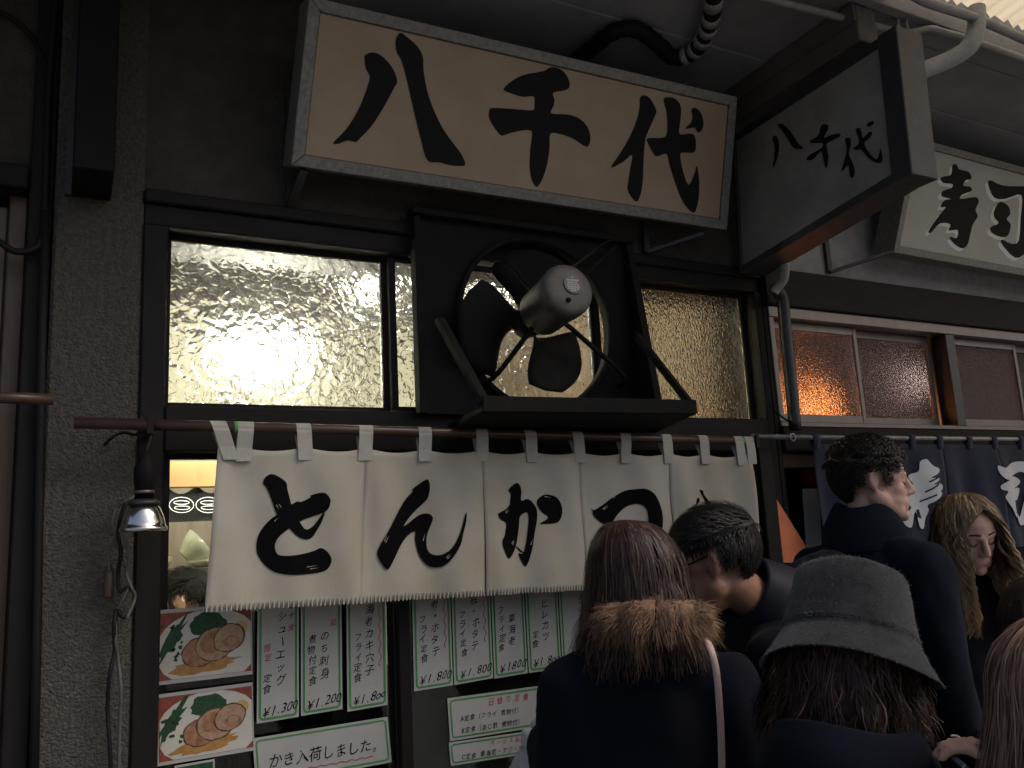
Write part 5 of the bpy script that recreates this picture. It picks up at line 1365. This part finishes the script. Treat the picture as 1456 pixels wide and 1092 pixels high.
# --- woman in the felt hat, foreground
hc = AT(1207, 932, 1.36); TE = headmat(hc, 133, 16, -8)
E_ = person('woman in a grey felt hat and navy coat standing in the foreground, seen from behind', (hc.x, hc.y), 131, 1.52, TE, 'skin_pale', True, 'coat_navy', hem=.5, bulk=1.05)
hT = TE @ Matrix.Translation((0, .012, .030)) @ Matrix.Rotation(math.radians(6), 4, 'X')
prof = [(.0, .106), (.04, .1055), (.070, .104), (.084, .100), (.090, .091), (.095, .066), (.101, .03), (.106, .004), (.1075, -.002), (.106, -.004), (.112, -.014), (.124, -.034), (.137, -.054), (.1385, -.058), (.136, -.057), (.120, -.032), (.106, -.012), (.100, .0), (.092, .06), (.08, .09), (0, .098)]
mb = MB(); N = 72
for (r, z) in prof:
    for j in range(N):
        a = 2 * math.pi * j / N; r2 = r * (1 + .015 * math.sin(a * 2 + .6)); zz = z
        if z < .0: zz = z - .010 * math.sin(a * 2 + 2.2) * min(1, -z / .05) - .010 * math.cos(a - 1.2) * min(1, -z / .05)
        if z > .09: zz = z + .004 * noise.noise(V((r * 20 * math.cos(a), r * 20 * math.sin(a), 0)))
        p = V((r2 * .96 * math.cos(a), r2 * 1.06 * math.sin(a), zz)); p = p + V((noise.noise(p * 22), noise.noise(p * 22 + V((9, 0, 0))), 0)) * .0022
        mb.v.append(hT @ p)
for i in range(len(prof) - 1):
    for j in range(N): mb.f.append((i * N + j, i * N + (j + 1) % N, (i + 1) * N + (j + 1) % N, (i + 1) * N + j))
hat = thing('hat', hT.translation, 'grey felt bucket hat worn in the foreground', 'hat')
part('felt', mb, M['felt'], hat, True)
fz = []
for k in range(9000):
    i = random.randrange(1, 13); j = random.randrange(N); p = mb.v[i * N + j].lerp(mb.v[min(i + 1, 13) * N + (j + 1) % N], rnd()); p = p.lerp(mb.v[i * N + (j + 1) % N], rnd() * .6)
    d = (p - hT.translation).normalized() + V((ru(-1, 1), ru(-1, 1), ru(-1, 1))) * .8; fz.append([p - d * .0005, p + d * ru(.001, .0035)])
ribbons('felt_fuzz', fz, .0007, M['fuzz'], hat, center=hT.translation)['kind'] = 'stuff'
long_hair(hc + V((0, 0, -.01)), 131, [(.05, .9), (.03, .98), (.0, 1.06), (-.03, 1.12), (-.06, 1.17), (-.09, 1.20), (-.12, 1.16), (-.14, 1.02)], .100, .112, 3600, M['hair_darkbrown'], E_['t'], frayed=.3, jit=.016, lenj=.4, tiltx=-.12, wave=.012, wfreq=34, w=.0024, clump=30)
collar(E_, 'coat_navy', .10, .135, .085, lift=.012)

# --- dark-haired person at the right edge
hc = AT(1500, 905, 1.75); TF = headmat(hc, 120, 6)
F_ = person('dark-haired person cut off by the right edge of the picture', (hc.x, hc.y), 118, 1.5, TF, 'skin_pale', True, 'coat_black', hem=.5, vox=.008)
long_hair(hc, 118, [(.128, .04), (.124, .34), (.112, .60), (.085, .84), (.05, .97), (.01, 1.03), (-.05, 1.09), (-.10, 1.15), (-.15, 1.2), (-.20, 1.2)], .098, .112, 2200, M['hair_darkbrown'], F_['t'], frayed=.1, lenj=.2)
# --- person with light hair holding a phone, bottom right corner
hc = AT(1545, 1010, 1.12); TG = headmat(hc, 60, 10)
wg = AT(1515, 1140, 1.12)
G_ = person('light-haired person at the bottom right corner with one hand raised', (hc.x + .02, hc.y - .02), 60, 1.45, TG, 'skin', True, 'coat_black', hem=.5, vox=.005,
            arms={1: (AT(1560, 1250, 1.12), wg), -1: (AT(1600, 1300, 1.0), AT(1560, 1320, 1.1))}, hands={1: ((AT(1432, 1088, 1.16) - wg), (-.35, .55, -.35), .6)})
long_hair(hc, 75, [(.128, .04), (.124, .34), (.112, .60), (.085, .84), (.05, .97), (.0, 1.05), (-.06, 1.2), (-.12, 1.36), (-.18, 1.5), (-.24, 1.55), (-.3, 1.5)], .100, .112, 3000, M['hair_light'], G_['t'], frayed=.25, jit=.010, lenj=.15, w=.0026)
ph = thing('phone', AT(1365, 1080, 1.17), 'silver edged phone in the raised hand at the bottom right', 'phone')
a, b = AT(1350, 1072, 1.18), AT(1378, 1100, 1.18); nn = ROT @ V((.02, .02, -.07))
part('case', MB().bar(a, b, .008, .075, up=ROT @ V((0, 0, 1))), M['greymetal'], ph, bev=.002)
part('screen', MB().bar(a + (ROT @ V((-.003, -.003, 0))) * 1.6, b + (ROT @ V((-.003, -.003, 0))) * 1.6, .0016, .068, up=ROT @ V((0, 0, 1))), M['black'], ph)
wr_ = part('earphone_wire', MB().tube(crom([AT(1352, 1046, 1.2), AT(1362, 1047, 1.2), AT(1374, 1058, 1.19), AT(1392, 1075, 1.18), AT(1402, 1090, 1.17)], 5, False), .0014, 6), M['white_paint'], None, True)
tag(wr_, 'thin white wire looping over the raised hand at the bottom right', 'wire')
# --- cook seen through the left door
hc = PY(262, 858, 1.2)
H_ = person('dark-haired cook seen through the left door below the shelf', (hc.x, hc.y), 235, 1.5, headmat(hc, 245, 20), 'skin', False, 'coat_black', hem=.5, vox=.008)
short_hair(headmat(hc, 245, 20), 1200, M['hair_cook'], H_['t'], .05, 0, .014, w=.003)
